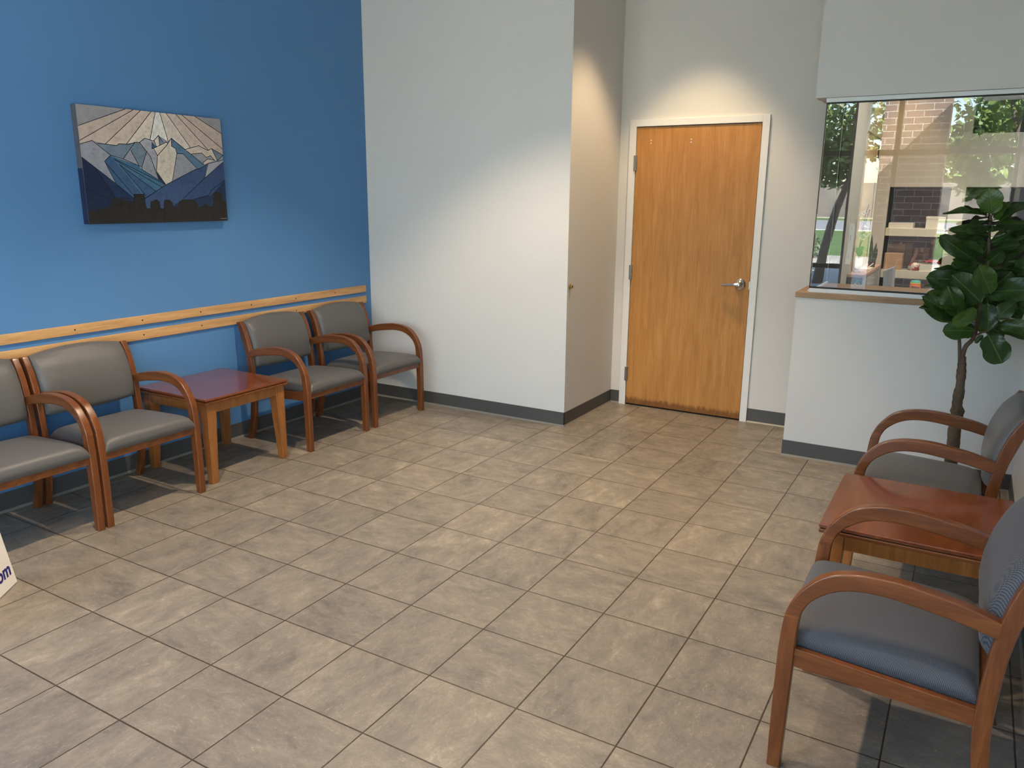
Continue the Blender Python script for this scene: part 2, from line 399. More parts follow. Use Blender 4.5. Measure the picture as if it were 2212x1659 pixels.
for z in (1.873, 1.058, .253):
    h = MB().box(x0-.012, x0+.012, -.021, -.006, z-.056, z+.056)
    for k in range(5): h.lathe([(.0065, 0), (.0065, .0205)], 12, 0, Matrix.Translation((x0+.002, -.022, z-.056+k*.0229)))
    h.build('hinge', 'hinge', d, bevel=.001)
MB().box(x1-.006, x1+.004, -.020, -.004, .985, 1.043).build('strike_plate', 'hinge', d)
for hx in (-.346, -.042):
    for dz in (-.010, .010):
        MB().lathe([(.0045, 0), (.004, .002)], 10, 0, Matrix.Translation((hx, -.008, 2.024+dz)) @ Matrix.Rotation(pi/2, 4, 'X')).build('plugged_screw_hole', 'white_trim', d)
hd = MB().lathe([(.043, 0), (.043, .004), (.038, .010), (.024, .014), (.019, .018), (.0165, .04), (.019, .046), (.019, .058), (.012, .063), (.003, .064)], 28, 0,
                Matrix.Translation((.385, -.008, 1.016)) @ Matrix.Rotation(pi/2, 4, 'X')).build('lever_rose', 'chrome', d, smooth=True)
lv = spline([(.385, -.060, 1.018), (.36, -.063, 1.019), (.33, -.060, 1.016), (.295, -.056, 1.012), (.262, -.048, 1.011)], 5)
MB().tube(lv, [.0145]*3 + [.0130 - .0035*i/(len(lv)-4) for i in range(len(lv)-3)], 14).build('door_handle', 'chrome', d, smooth=True)

# small brass key cylinder on the alcove wall
k = thing('key_switch', (XC, 2.648, 1.013), 'small round brass lock cylinder on the side of the white column', 'lock')
R90 = Matrix.Rotation(pi/2, 4, 'Y')
MB().lathe([(.020, 0), (.020, .004), (.016, .009), (.0115, .011), (.0115, .020), (.009, .022)], 24, 0, R90).build('collar', 'brass', k, smooth=False)
MB().lathe([(.0065, .0205), (.0065, .0228)], 14, 0, R90).build('keyway', 'dark', k)

# ---------------------------------------------------------------- reception opening: sill, channels, glass
struct('trim_1', MB().box(.872, XR, YP-.012, YD, 1.030, 1.064), 'sill', bevel=.003)
g = bpy.data.objects.new('window_1', None); COL.objects.link(g); g.location = (.945, 2.82, 1.064); tag(g, kind='structure')
MB().box(0, 1.195, -.012, .012, 0, .024).box(-.004, 1.195, -.012, .012, 1.108, 1.132).box(-.012, .012, .012, .62, 0, .012).build('channel', 'alu', g, bevel=.001)
MB().box(0, 1.195, -.008, .008, .024, .034).box(0, 1.195, -.008, .008, 1.100, 1.109).box(-.002, .0025, -.006, .006, .03, 1.10).box(-.004, .004, .0, .62, .012, .018).build('gasket', 'black', g)
MB().box(.003, 1.195, -.005, .005, .034, 1.100).build('pane', 'glass', g)
# canvas print outlines (u,v on the canvas) and leaf placements (base xyz, tip xyz, width, roll)
SKY = [[(0.0, 0.993), (0.306, 0.991), (0.013, 0.823), (0.0, 0.822)], [(0.306, 0.991), (0.357, 0.99), (0.009, 0.703), (0.012, 0.823)], [(0.357, 0.99), (0.406, 0.99), (0.156, 0.689), (0.075, 0.709), (0.012, 0.677), (0.009, 0.703)], [(0.406, 0.99), (0.478, 0.99), (0.292, 0.701), (0.244, 0.697), (0.225, 0.68), (0.156, 0.689)], [(0.478, 0.99), (0.507, 0.993), (0.454, 0.756), (0.417, 0.761), (0.379, 0.721), (0.348, 0.718), (0.292, 0.701)], [(0.507, 0.993), (0.539, 0.992), (0.581, 0.748), (0.512, 0.795), (0.476, 0.742), (0.454, 0.756)], [(0.539, 0.992), (0.585, 0.992), (0.742, 0.707), (0.698, 0.682), (0.606, 0.779), (0.581, 0.748)], [(0.585, 0.992), (0.655, 0.993), (0.882, 0.696), (0.808, 0.727), (0.742, 0.707)], [(0.655, 0.993), (0.7, 0.995), (0.995, 0.71), (0.992, 0.651), (0.909, 0.709), (0.881, 0.689)], [(0.7, 0.995), (0.797, 0.997), (0.998, 0.861), (0.995, 0.71)], [(0.797, 0.997), (0.999, 1.0), (0.998, 0.861)]]
SHAPES = [('gray', [(0.012, 0.677), (0.075, 0.709), (0.18, 0.594), (0.138, 0.54), (0.196, 0.349), (0.006, 0.566)]), ('slate', [(0.104, 0.689), (0.225, 0.68), (0.244, 0.697), (0.304, 0.697), (0.348, 0.718), (0.258, 0.567), (0.18, 0.594)]), ('slate', [(0.348, 0.718), (0.379, 0.721), (0.421, 0.643), (0.379, 0.506), (0.36, 0.513), (0.315, 0.643)]), ('gray', [(0.315, 0.647), (0.36, 0.513), (0.258, 0.567)]), ('gray2', [(0.379, 0.721), (0.417, 0.761), (0.476, 0.742), (0.458, 0.671), (0.477, 0.668), (0.495, 0.612), (0.478, 0.469), (0.443, 0.604)]), ('gray', [(0.421, 0.643), (0.443, 0.604), (0.489, 0.39), (0.377, 0.481), (0.379, 0.506)]), ('blue', [(0.465, 0.733), (0.494, 0.69), (0.461, 0.671)]), ('cream', [(0.48, 0.751), (0.515, 0.795), (0.518, 0.705), (0.495, 0.693), (0.488, 0.731)]), ('slate', [(0.515, 0.795), (0.544, 0.736), (0.519, 0.709)]), ('cream', [(0.494, 0.69), (0.567, 0.74), (0.576, 0.726), (0.495, 0.612), (0.474, 0.672)]), ('cream', [(0.606, 0.779), (0.601, 0.703), (0.63, 0.685), (0.637, 0.639), (0.585, 0.385), (0.539, 0.35), (0.478, 0.469), (0.495, 0.612), (0.576, 0.722)]), ('slate2', [(0.606, 0.779), (0.839, 0.548), (0.8, 0.508), (0.779, 0.514), (0.682, 0.642), (0.637, 0.643), (0.63, 0.685), (0.603, 0.706)]), ('gray', [(0.637, 0.641), (0.682, 0.642), (0.778, 0.509), (0.589, 0.389)]), ('cream2', [(0.698, 0.682), (0.808, 0.727), (0.878, 0.687), (0.909, 0.709), (0.946, 0.599), (0.924, 0.602), (0.897, 0.644), (0.866, 0.62), (0.825, 0.661), (0.745, 0.644)]), ('gray', [(0.748, 0.644), (0.828, 0.661), (0.862, 0.62), (0.897, 0.64), (0.928, 0.597), (0.872, 0.607), (0.833, 0.568)]), ('slate', [(0.909, 0.709), (0.997, 0.651), (0.95, 0.594)]), ('cream2', [(0.833, 0.568), (0.872, 0.607), (0.928, 0.597), (0.847, 0.551)]), ('gray2', [(0.873, 0.563), (0.946, 0.59), (1.0, 0.607), (0.999, 0.588), (0.834, 0.415)]), ('navy0', [(0.006, 0.566), (0.193, 0.349), (0.303, 0.213), (0.177, 0.22), (0.149, 0.172), (0.121, 0.116), (0.0, 0.118), (0.0, 0.22)]), ('navy', [(0.076, 0.478), (0.193, 0.349), (0.31, 0.221), (0.183, 0.228)]), ('blue2', [(0.138, 0.54), (0.18, 0.59), (0.198, 0.563), (0.4, 0.238), (0.304, 0.221), (0.196, 0.349)]), ('slate3', [(0.18, 0.59), (0.36, 0.513), (0.377, 0.481), (0.489, 0.39), (0.535, 0.349), (0.458, 0.289), (0.38, 0.229)]), ('blue2', [(0.23, 0.518), (0.459, 0.293), (0.381, 0.238), (0.343, 0.32)]), ('navy', [(0.478, 0.469), (0.535, 0.349), (0.489, 0.39)]), ('blue3', [(0.376, 0.217), (0.535, 0.345), (0.778, 0.507), (0.8, 0.508), (0.869, 0.563), (0.834, 0.415), (0.652, 0.213), (0.521, 0.11), (0.39, 0.112)]), ('blue4', [(0.999, 0.588), (0.991, 0.407), (0.882, 0.304), (0.856, 0.25), (0.737, 0.214), (0.645, 0.209), (0.83, 0.415)]), ('navy', [(0.991, 0.407), (0.999, 0.103), (0.715, 0.107), (0.737, 0.214), (0.879, 0.255)]), ('coal', [(0.0, 0.0), (0.0, 0.118), (0.047, 0.117), (0.076, 0.133), (0.141, 0.148), (0.166, 0.228), (0.213, 0.225), (0.236, 0.208), (0.302, 0.192), (0.307, 0.258), (0.376, 0.259), (0.377, 0.188), (0.382, 0.133), (0.408, 0.129), (0.416, 0.196), (0.439, 0.2), (0.443, 0.211), (0.469, 0.211), (0.471, 0.196), (0.481, 0.194), (0.483, 0.132), (0.503, 0.128), (0.511, 0.2), (0.522, 0.211), (0.552, 0.211), (0.574, 0.183), (0.575, 0.144), (0.612, 0.144), (0.623, 0.196), (0.652, 0.212), (0.737, 0.214), (0.763, 0.178), (0.768, 0.142), (0.805, 0.146), (0.829, 0.182), (0.856, 0.141), (0.887, 0.15), (0.897, 0.277), (0.911, 0.287), (0.964, 0.283), (0.971, 0.209), (0.997, 0.186), (1.0, 0.015), (0.998, 0.001)])]
LINES = [[(0.012, 0.823), (0.306, 0.991)], [(0.009, 0.703), (0.357, 0.99)], [(0.156, 0.689), (0.406, 0.99)], [(0.292, 0.701), (0.478, 0.99)], [(0.454, 0.756), (0.507, 0.993)], [(0.581, 0.748), (0.539, 0.992)], [(0.742, 0.707), (0.585, 0.992)], [(0.882, 0.692), (0.655, 0.993)], [(0.995, 0.71), (0.7, 0.995)], [(0.998, 0.861), (0.797, 0.997)], [(0.012, 0.674), (0.075, 0.709), (0.18, 0.594), (0.138, 0.54), (0.196, 0.349), (0.304, 0.221)], [(0.006, 0.566), (0.196, 0.349)], [(0.104, 0.689), (0.225, 0.68), (0.244, 0.697), (0.304, 0.697), (0.348, 0.718), (0.379, 0.721), (0.417, 0.761), (0.476, 0.742), (0.515, 0.795), (0.544, 0.736)], [(0.18, 0.594), (0.258, 0.567), (0.36, 0.513), (0.379, 0.506)], [(0.348, 0.718), (0.258, 0.567)], [(0.315, 0.647), (0.36, 0.513)], [(0.421, 0.643), (0.379, 0.506), (0.377, 0.481), (0.489, 0.39)], [(0.379, 0.721), (0.443, 0.604), (0.489, 0.39)], [(0.465, 0.733), (0.461, 0.671), (0.494, 0.69), (0.48, 0.751)], [(0.515, 0.795), (0.518, 0.705)], [(0.494, 0.69), (0.567, 0.74), (0.576, 0.726), (0.606, 0.779), (0.839, 0.548)], [(0.474, 0.672), (0.495, 0.612), (0.478, 0.469), (0.535, 0.349)], [(0.495, 0.612), (0.576, 0.722)], [(0.606, 0.779), (0.603, 0.706), (0.63, 0.685), (0.637, 0.641), (0.587, 0.389)], [(0.637, 0.641), (0.682, 0.642), (0.779, 0.514)], [(0.698, 0.682), (0.808, 0.727), (0.878, 0.687), (0.909, 0.709), (0.997, 0.651), (0.95, 0.594), (0.909, 0.709)], [(0.748, 0.644), (0.828, 0.661), (0.862, 0.62), (0.897, 0.64), (0.928, 0.597)], [(0.833, 0.568), (0.872, 0.607), (0.928, 0.597)], [(0.376, 0.217), (0.535, 0.348), (0.778, 0.507), (0.8, 0.508), (0.869, 0.561), (1.0, 0.605)], [(0.873, 0.563), (0.834, 0.415)], [(0.999, 0.588), (0.83, 0.415), (0.652, 0.218)], [(0.198, 0.567), (0.535, 0.349)], [(0.203, 0.556), (0.504, 0.328)], [(0.23, 0.518), (0.459, 0.29)], [(0.235, 0.51), (0.39, 0.242)], [(0.148, 0.521), (0.306, 0.245)], [(0.076, 0.478), (0.183, 0.228)], [(0.012, 0.305), (0.158, 0.208)], [(0.991, 0.407), (0.882, 0.304), (0.856, 0.254), (0.737, 0.214)], [(0.302, 0.192), (0.307, 0.258), (0.376, 0.259), (0.377, 0.188)], [(0.509, 0.128), (0.499, 0.0)]]
LEAVES = [(1.85, 2.3, 1.559, 1.823, 2.27, 1.663, 0.109, 5), (1.858, 2.32, 1.539, 1.921, 2.36, 1.602, 0.06, 35), (1.828, 2.3, 1.553, 1.662, 2.2, 1.572, 0.058, 62), (1.844, 2.28, 1.521, 1.764, 2.15, 1.508, 0.049, 80), (1.859, 2.3, 1.503, 1.985, 2.22, 1.529, 0.049, 78), (1.853, 2.3, 1.45, 1.701, 2.22, 1.483, 0.066, 40), (1.862, 2.31, 1.413, 1.994, 2.3, 1.511, 0.066, 30), (1.971, 2.36, 1.362, 1.991, 2.38, 1.482, 0.075, 10), (1.871, 2.27, 1.381, 1.961, 2.17, 1.422, 0.062, 50), (1.846, 2.32, 1.412, 1.654, 2.28, 1.449, 0.05, 75), (1.802, 2.27, 1.335, 1.659, 2.2, 1.432, 0.079, 15), (1.835, 2.31, 1.363, 1.742, 2.28, 1.41, 0.067, 30), (1.782, 2.28, 1.263, 1.653, 2.2, 1.297, 0.05, 62), (1.77, 2.3, 1.18, 1.654, 2.24, 1.242, 0.051, 30), (1.794, 2.33, 1.166, 1.713, 2.32, 1.247, 0.094, 10), (1.858, 2.25, 1.128, 1.735, 2.2, 1.245, 0.125, 12), (1.89, 2.2, 1.181, 1.836, 2.13, 1.297, 0.1, -8), (1.905, 2.26, 1.205, 1.958, 2.22, 1.277, 0.091, 20), (1.938, 2.26, 1.17, 2.024, 2.24, 1.251, 0.074, 15), (1.943, 2.3, 1.295, 2.02, 2.28, 1.316, 0.05, 50), (1.767, 2.24, 1.063, 1.709, 2.19, 1.184, 0.106, 8), (1.761, 2.26, 1.034, 1.619, 2.22, 1.135, 0.072, 25), (1.769, 2.31, 1.003, 1.631, 2.28, 1.086, 0.069, -30), (1.844, 2.16, 1.1, 1.762, 2.1, 1.032, 0.07, -15), (1.885, 2.18, 1.134, 1.904, 2.15, 1.018, 0.078, 10), (2.003, 2.2, 1.144, 1.935, 2.16, 1.077, 0.077, 10), (1.946, 2.22, 1.026, 2.069, 2.18, 1.03, 0.07, 10), (1.932, 2.3, 1.001, 2.074, 2.3, 0.976, 0.063, -25), (1.908, 2.28, 0.965, 1.981, 2.27, 0.843, 0.126, 10), (1.847, 2.25, 0.983, 1.727, 2.2, 0.981, 0.093, 12), (1.859, 2.3, 0.913, 1.884, 2.3, 0.954, 0.026, 20), (2.007, 2.3, 1.183, 2.065, 2.28, 1.14, 0.074, 10), (1.765, 2.36, 1.332, 1.832, 2.38, 1.409, 0.077, 20), (1.855, 2.3, 1.315, 1.911, 2.28, 1.376, 0.083, 25), (1.903, 2.33, 1.332, 1.968, 2.33, 1.376, 0.067, 40), (1.836, 2.34, 1.236, 1.893, 2.34, 1.306, 0.076, 10), (1.93, 2.34, 1.241, 1.975, 2.34, 1.326, 0.08, 15), (1.821, 2.32, 1.186, 1.778, 2.3, 1.117, 0.085, 10), (1.945, 2.33, 1.126, 1.981, 2.33, 1.179, 0.084, 10), (1.791, 2.33, 1.301, 1.722, 2.33, 1.323, 0.068, 30), (1.979, 2.3, 1.081, 2.044, 2.3, 1.12, 0.075, 10), (1.826, 2.33, 1.031, 1.873, 2.33, 1.12, 0.086, 5), (1.911, 2.33, 1.055, 1.877, 2.33, 0.975, 0.068, 10), (1.935, 2.32, 1.092, 1.845, 2.3, 1.172, 0.093, 5), (2.007, 2.32, 1.394, 2.062, 2.3, 1.437, 0.074, 20), (2.032, 2.32, 1.216, 2.092, 2.3, 1.27, 0.078, 10), (2.068, 2.32, 1.053, 2.1, 2.3, 1.094, 0.075, 10), (1.984, 2.28, 1.249, 2.031, 2.26, 1.35, 0.078, 10), (2.071, 2.34, 1.134, 2.1, 2.33, 1.172, 0.079, 10)]
STEMS_DATA = [[(1.806, 2.3, 0.793), (1.792, 2.3, 0.893), (1.775, 2.3, 0.987), (1.762, 2.28, 1.04), (1.771, 2.27, 1.119)], [(1.809, 2.3, 0.793), (1.818, 2.3, 0.887), (1.851, 2.3, 0.951), (1.858, 2.3, 1.123), (1.866, 2.3, 1.291), (1.851, 2.3, 1.454), (1.846, 2.3, 1.551)], [(1.819, 2.3, 0.878), (1.851, 2.3, 0.946), (1.918, 2.28, 0.998), (1.982, 2.28, 1.051), (2.028, 2.3, 1.135)]]
# ---------------------------------------------------------------- armchairs
# local frame: +x forward, origin on the floor under the middle; w = distance back from the front edge
HW = .291; D0 = .295
def X(wv): return D0 - wv
OUT = [(0, 0), (-.001, .15), (0, .30), (.002, .40), (.010, .487), (.024, .531), (.043, .567), (.080, .611), (.112, .634), (.151, .649), (.196, .658), (.245, .661), (.30, .659), (.394, .645), (.448, .634), (.515, .613)]
INN = [(.037, 0), (.041, .15), (.044, .30), (.046, .40), (.051, .487), (.064, .527), (.080, .551), (.105, .573), (.132, .590), (.163, .602), (.200, .609), (.245, .611), (.30, .607), (.394, .594), (.448, .584), (.512, .568)]
PF = [(.548, 0), (.523, .08), (.503, .17), (.492, .26), (.489, .33), (.492, .42), (.499, .52), (.512, .61), (.528, .68), (.552, .745), (.585, .803)]
PR = [(.590, 0), (.566, .08), (.546, .17), (.535, .26), (.531, .33), (.534, .42), (.541, .52), (.556, .61), (.577, .68), (.598, .745), (.622, .795)]
def curve_at(C, z):
    for a, b in zip(C, C[1:]):
        if a[1] <= z <= b[1]: return a[0] + (b[0]-a[0])*(z-a[1])/(b[1]-a[1])
    return C[-1][0]
def make_chair(fabric_mat):
    t = thing('armchair', (0, 0, 0), '', 'chair')
    so = [(X(a), z) for a, z in spline(OUT, 4)]; si = [(X(a), z) for a, z in spline(INN, 4)]
    kz = max(i for i, p in enumerate(OUT) if p[1] <= .487)*4
    for sgn in (-1, 1):
        y0, y1 = (sgn*HW, sgn*(HW-.036))
        MB().strip(so[:kz+1], si[:kz+1], y0, y1, drop=1).build('leg', 'cherryz', t, bevel=.005, seg=3, flush=1)
        MB().strip(so[kz:], si[kz:], y0, y1, drop=0).build('armrest', 'cherry', t, bevel=.005, seg=3, flush=1)
        pf = [(X(a), z) for a, z in spline(PF, 4)]; pr_ = [(X(a), z) for a, z in spline(PR, 4)]
        MB().strip(pf, pr_, sgn*(HW-.002), sgn*(HW-.034)).build('leg', 'cherryz', t, bevel=.004, seg=2)
        # side rail of the seat
        MB().prism([(X(.030), .335), (X(.495), .313), (X(.495), .362), (X(.030), .392)], sgn*(HW-.008), sgn*(HW-.030)).build('seat_rail', 'cherry', t, bevel=.002)
    MB().box(X(.036), X(.012), -(HW-.034), HW-.034, .344, .392).build('seat_rail', 'cherry', t, bevel=.002)
    MB().box(X(.520), X(.498), -(HW-.032), HW-.032, .313, .362).build('seat_rail', 'cherry', t, bevel=.002)
    # seat cushion
    N = 26
    def sm(s): return math.copysign(1-(1-abs(s))**1.9, s)
    def seat(top):
        def fn(a, b):
            s, q = sm(2*a-1), sm(2*b-1)
            e = (max(0, 1-abs(s)**9))**(1/3.0) * (max(0, 1-abs(q)**12))**(1/3.0)
            wv = .001 + (s+1)/2*.494; halfw = (HW-.033) + .0*s
            x = X(wv); z0 = .394 - .028*(wv/.5)
            z = z0 - .012 + (.077 + .014*(1-s*s)*(1-q*q) + .003*s)*e if top else z0 - .012
            if wv < .05 and top: x += .006*e
            return (x, q*halfw, z)
        return fn
    mb = MB().grid(seat(True), N, N).grid(seat(False), N, N)
    mb.build('seat', fabric_mat, t, smooth=True, weld=True)
    # back cushion follows the curve of the posts
    def back(front):
        def fn(a, b):
            s, q = sm(2*a-1), sm(2*b-1)          # s across, q up
            e = (max(0, 1-abs(s)**8))**(1/2.6) * (max(0, 1-abs(q)**9))**(1/2.6)
            ztop = .800 + .026*(1-s*s); zbot = .497 - .012*(1-s*s)
            z = zbot + (q+1)/2*(ztop-zbot)
            wp = curve_at(PF, min(z, .80))
            bow = .012*(1-s*s)
            wv = wp + .018 + bow*.6 - (0 if not front else (.046 + .012*(1-q*q))*e)
            return (X(wv), s*(HW-.037), z)
        return fn
    MB().grid(back(True), N, N).grid(back(False), N, N).build('backrest', fabric_mat, t, smooth=True, weld=True)
    return t
chair = make_chair('fabric')
XF = -1.745
LC = [(-.482, 'grey armchair at the near end of the blue wall, cut off by the left edge'), (.113, 'grey armchair immediately left of the side table on the blue wall'),
      (1.505, 'grey armchair immediately right of the side table on the blue wall'), (2.148, 'grey armchair in the corner beside the tall white column')]
for i, (y, lab) in enumerate(LC):
    c = chair if i == 0 else copy_tree(chair)
    c.location = (XF - D0, y, 0); tag(c, lab, 'chair', 'armchairs along the blue wall')
c = copy_tree(chair); c.location = (1.462 + D0, 1.490, 0); c.rotation_euler = (0, 0, pi)
tag(c, 'grey armchair in front of the potted tree, behind the right side table', 'chair', 'armchairs along the right wall')
near = make_chair('weave'); near.location = (1.457 + D0, .100, 0); near.rotation_euler = (0, 0, pi)
tag(near, 'large nearest armchair with blue grey woven seat, in the lower right corner', 'chair', 'armchairs along the right wall')

# ---------------------------------------------------------------- side tables
def make_table():
    t = thing('side_table', (0, 0, 0), '', 'table'); A, B = .303, .308
    MB().box(-A, A, -B, B, .4945, .507).build('tabletop', 'tabletop', t, bevel=.0025)
    MB().box(-A+.007, A-.007, -B+.007, B-.007, .488, .4945).box(-A+.001, A-.001, -B+.001, B-.001, .474, .488).build('moulding', 'cherry', t, bevel=.003)
    a, b = A-.020, B-.020
    for sx in (-1, 1):
        MB().box(sx*(a-.006), sx*(a-.026), -b+.05, b-.05, .415, .474).build('apron', 'tableleg', t, bevel=.0015)
        MB().box(-a+.05, a-.05, sx*(b-.006), sx*(b-.026), .415, .474).build('apron', 'tableleg', t, bevel=.0015)
        for sy in (-1, 1):
            def ring(z, wd): return [(sx*a, sy*b, z), (sx*(a-wd), sy*b, z), (sx*(a-wd), sy*(b-wd), z), (sx*a, sy*(b-wd), z)]
            vs = ring(0, .042) + ring(.40, .064) + ring(.474, .064)
            fs = [(0, 1, 2, 3), (8, 9, 10, 11)] + [(k+j, k+(j+1) % 4, k+4+(j+1) % 4, k+4+j) for k in (0, 4) for j in range(4)]
            MB().add(vs, fs).build('leg', 'tableleg', t, bevel=.003)
    return t
tb = make_table(); tb.location = (-2.083, .783, 0); tag(tb, 'low square cherry side table between the chairs at the blue wall', 'table', 'cherry side tables')
t2 = copy_tree(tb); t2.location = (1.748, .793, 0); tag(t2, 'low square cherry side table between the two armchairs on the right', 'table', 'cherry side tables')

# ---------------------------------------------------------------- canvas print
cols = dict(gray=(.30, .31, .35), gray2=(.36, .37, .40), slate=(.17, .23, .29), slate2=(.10, .19, .29), slate3=(.065, .155, .26), blue=(.06, .13, .25), blue2=(.05, .11, .21), blue3=(.048, .088, .185), blue4=(.042, .075, .165),
            cream=(.62, .55, .46), cream2=(.60, .50, .42), navy=(.020, .038, .090), navy0=(.016, .026, .065), coal=(.025, .023, .022), wrap=(.085, .09, .11), ink=(.012, .012, .02))
skyc = [(.30, .29, .31), (.50, .41, .35), (.54, .44, .37), (.58, .48, .40), (.66, .58, .49), (.72, .70, .66), (.64, .57, .49), (.57, .48, .41), (.53, .43, .37), (.50, .41, .35), (.30, .29, .31)]
def art(name, c):
    m, n, b = newmat(name, .75, .2); f = noise(n, coords(n), 22, 6, .75); g_ = noise(n, coords(n), 90, 3, .7)
    f = math_n(n, 'ADD', math_n(n, 'MULTIPLY', f, .75), math_n(n, 'MULTIPLY', g_, .25))
    n.links.new(ramp(n, f, [(.32, tuple(x*.72 for x in c)), (.5, c), (.7, tuple(min(1, x*1.16) for x in c))]), b.inputs['Base Color']); return m
pic = thing('wall_art', (XB, .7335, 1.7645), 'stretched canvas print of geometric mountains, sun rays and a dark skyline', 'picture')
PW, PH, PD = .461, .3085, .045
mats = [art('print '+k_, v_) for k_, v_ in cols.items()]; idx = {k_: i for i, k_ in enumerate(cols)}
cv_ = MB().box(0, PD, -PW, PW, -PH, PH).build('canvas', mats[idx['gray']], pic, bevel=.002)
def pt(p, lift):
    p = (0 if p[0] < .022 else 1 if p[0] > .978 else p[0], 1 if p[1] > .985 else p[1])
    return (PD+lift, -PW+2*PW*p[0], -PH+2*PH*p[1])
pm = MB(); sm_ = [art('print sky %d' % i, c_) for i, c_ in enumerate(skyc)]
for i, P_ in enumerate(SKY): pm.add([pt(p, .0006+.00001*i) for p in P_], [tuple(range(len(P_)))], len(mats)+i)
pm.add([pt(p, .0008) for p in ((0, 0), (1, 0), (1, .30), (0, .30))], [(0, 1, 2, 3)], idx['navy'])
pm.add([pt(p, .0009) for p in ((.84, .25), (1, .25), (1, .45))], [(0, 1, 2)], idx['blue4'])
for i, (c_, P_) in enumerate(SHAPES): pm.add([pt(p, .0010+.00002*i) for p in P_], [tuple(range(len(P_)))], idx[c_])
for L_ in LINES:
    for a, b in zip(L_, L_[1:]):
        a3, b3 = Vector(pt(a, .0024)), Vector(pt(b, .0024)); dv = (b3-a3)
        if dv.length < 1e-5: continue
        dv.normalize(); nn = Vector((0, -dv.z, dv.y))*.0017; a3 -= dv*.0012; b3 += dv*.0012
        pm.add([a3-nn, b3-nn, b3+nn, a3+nn], [(0, 1, 2, 3)], idx['ink'])
# printed wrap on the left edge
for z0, z1, c_ in ((-1, -.05, 'navy0'), (-.05, .42, 'wrap'), (.42, 1, 'wrap')):
    pm.add([(0, -PW-.0004, z0*PH), (PD, -PW-.0004, z0*PH), (PD, -PW-.0004, z1*PH), (0, -PW-.0004, z1*PH)], [(0, 1, 2, 3)], idx[c_])
pm.add([(0, -PW, -PH-.0004), (PD, -PW, -PH-.0004), (PD, PW, -PH-.0004), (0, PW, -PH-.0004)], [(0, 1, 2, 3)], idx['coal'])
pm.add([(PD+.003, PW*.88, -PH*.955), (PD+.003, PW*.985, -PH*.955), (PD+.003, PW*.985, -PH*.948), (PD+.003, PW*.88, -PH*.948)], [(0, 1, 2, 3)], idx['gray'])
pm.build('print', mats+sm_, cv_)

# ---------------------------------------------------------------- foam board sign, lower left
e1 = Vector((.606, -.795, 0)); e2 = Vector((-.131, -.100, .986)).normalized(); en = (-e1).cross(e2).normalized()
sgn = thing('foam_board_sign', (-1.551, -.718, 0), 'white foam board sign with blue lettering, mostly outside the lower left edge', 'sign')
sgn.matrix_world = Matrix(((-e1.x, e2.x, en.x, -1.551), (-e1.y, e2.y, en.y, -.718), (-e1.z, e2.z, en.z, .004), (0, 0, 0, 1)))
MB().box(-.61, 0, 0, .46, -.006, 0).build('board', plain('foam board', (.74, .70, .64), .6, .3, var=.02), sgn, bevel=.001)
fc = bpy.data.curves.new('lettering', 'FONT'); fc.body = '.com'; fc.size = .080; fc.extrude = .0003; fc.align_x = 'RIGHT'; fc.shear = .12; fc.offset = .0022
fc.materials.append(plain('blue ink', (.02, .02, .16), .6, .3))
tmp = bpy.data.objects.new('tmp', fc); COL.objects.link(tmp); bpy.context.view_layer.update()
lm = bpy.data.meshes.new_from_object(tmp.evaluated_get(bpy.context.evaluated_depsgraph_get())); bpy.data.objects.remove(tmp)
fo = bpy.data.objects.new('lettering', lm); COL.objects.link(fo); fo.parent = sgn; fo.location = (-.020, .050, .0008)
# an easel leg behind keeps the board leaning
MB().box(-.33, -.28, .0, .40, -.012, -.006).build('easel_back', plain('card strut', (.5, .45, .38), .8), sgn)
# ---------------------------------------------------------------- potted tree
def leaf_mat():
    m, n, b = newmat('fiddle leaf', .34, .5)
    tc = n.nodes.new('ShaderNodeTexCoord'); sp = n.nodes.new('ShaderNodeSeparateXYZ'); n.links.new(tc.outputs['Object'], sp.inputs[0])
    ay = math_n(n, 'ABSOLUTE', sp.outputs[1])
    mid = ramp(n, ay, [(.012, (1, 1, 1)), (.03, (0, 0, 0))])
    ph = math_n(n, 'SUBTRACT', math_n(n, 'MULTIPLY', sp.outputs[0], 7.5), math_n(n, 'MULTIPLY', ay, 5.5))
    fr_ = math_n(n, 'ABSOLUTE', math_n(n, 'SUBTRACT', math_n(n, 'FRACT', ph), .5))
    side = ramp(n, fr_, [(.02, (1, 1, 1)), (.07, (0, 0, 0))])
    vein = math_n(n, 'MAXIMUM', mid, math_n(n, 'MULTIPLY', side, .55))
    oi = n.nodes.new('ShaderNodeObjectInfo')
    f = math_n(n, 'ADD', math_n(n, 'MULTIPLY', noise(n, coords(n, (3, 3, 3)), 1.2, 3), .5), math_n(n, 'MULTIPLY', oi.outputs['Random'], .5))
    base = ramp(n, f, [(.2, (.011, .029, .009)), (.6, (.028, .066, .014)), (.9, (.085, .165, .022))])
    mx = n.nodes.new('ShaderNodeMix'); mx.data_type = 'RGBA'; n.links.new(math_n(n, 'MULTIPLY', vein, .5), mx.inputs[0])
    n.links.new(base, mx.inputs[6]); mx.inputs[7].default_value = (.16, .26, .055, 1)
    n.links.new(mx.outputs[2], b.inputs['Base Color'])
    h = math_n(n, 'MULTIPLY', vein, -1.0); bump(n, b, h, .5, .02)
    tr = n.nodes.new('ShaderNodeBsdfTranslucent'); tr.inputs[0].default_value = (.12, .28, .03, 1)
    ms = n.nodes.new('ShaderNodeMixShader'); ms.inputs[0].default_value = .16
    n.links.new(b.outputs[0], ms.inputs[1]); n.links.new(tr.outputs[0], ms.inputs[2]); n.links.new(ms.outputs[0], n.nodes['Material Output'].inputs[0])
    return m
M['leaf'] = leaf_mat()
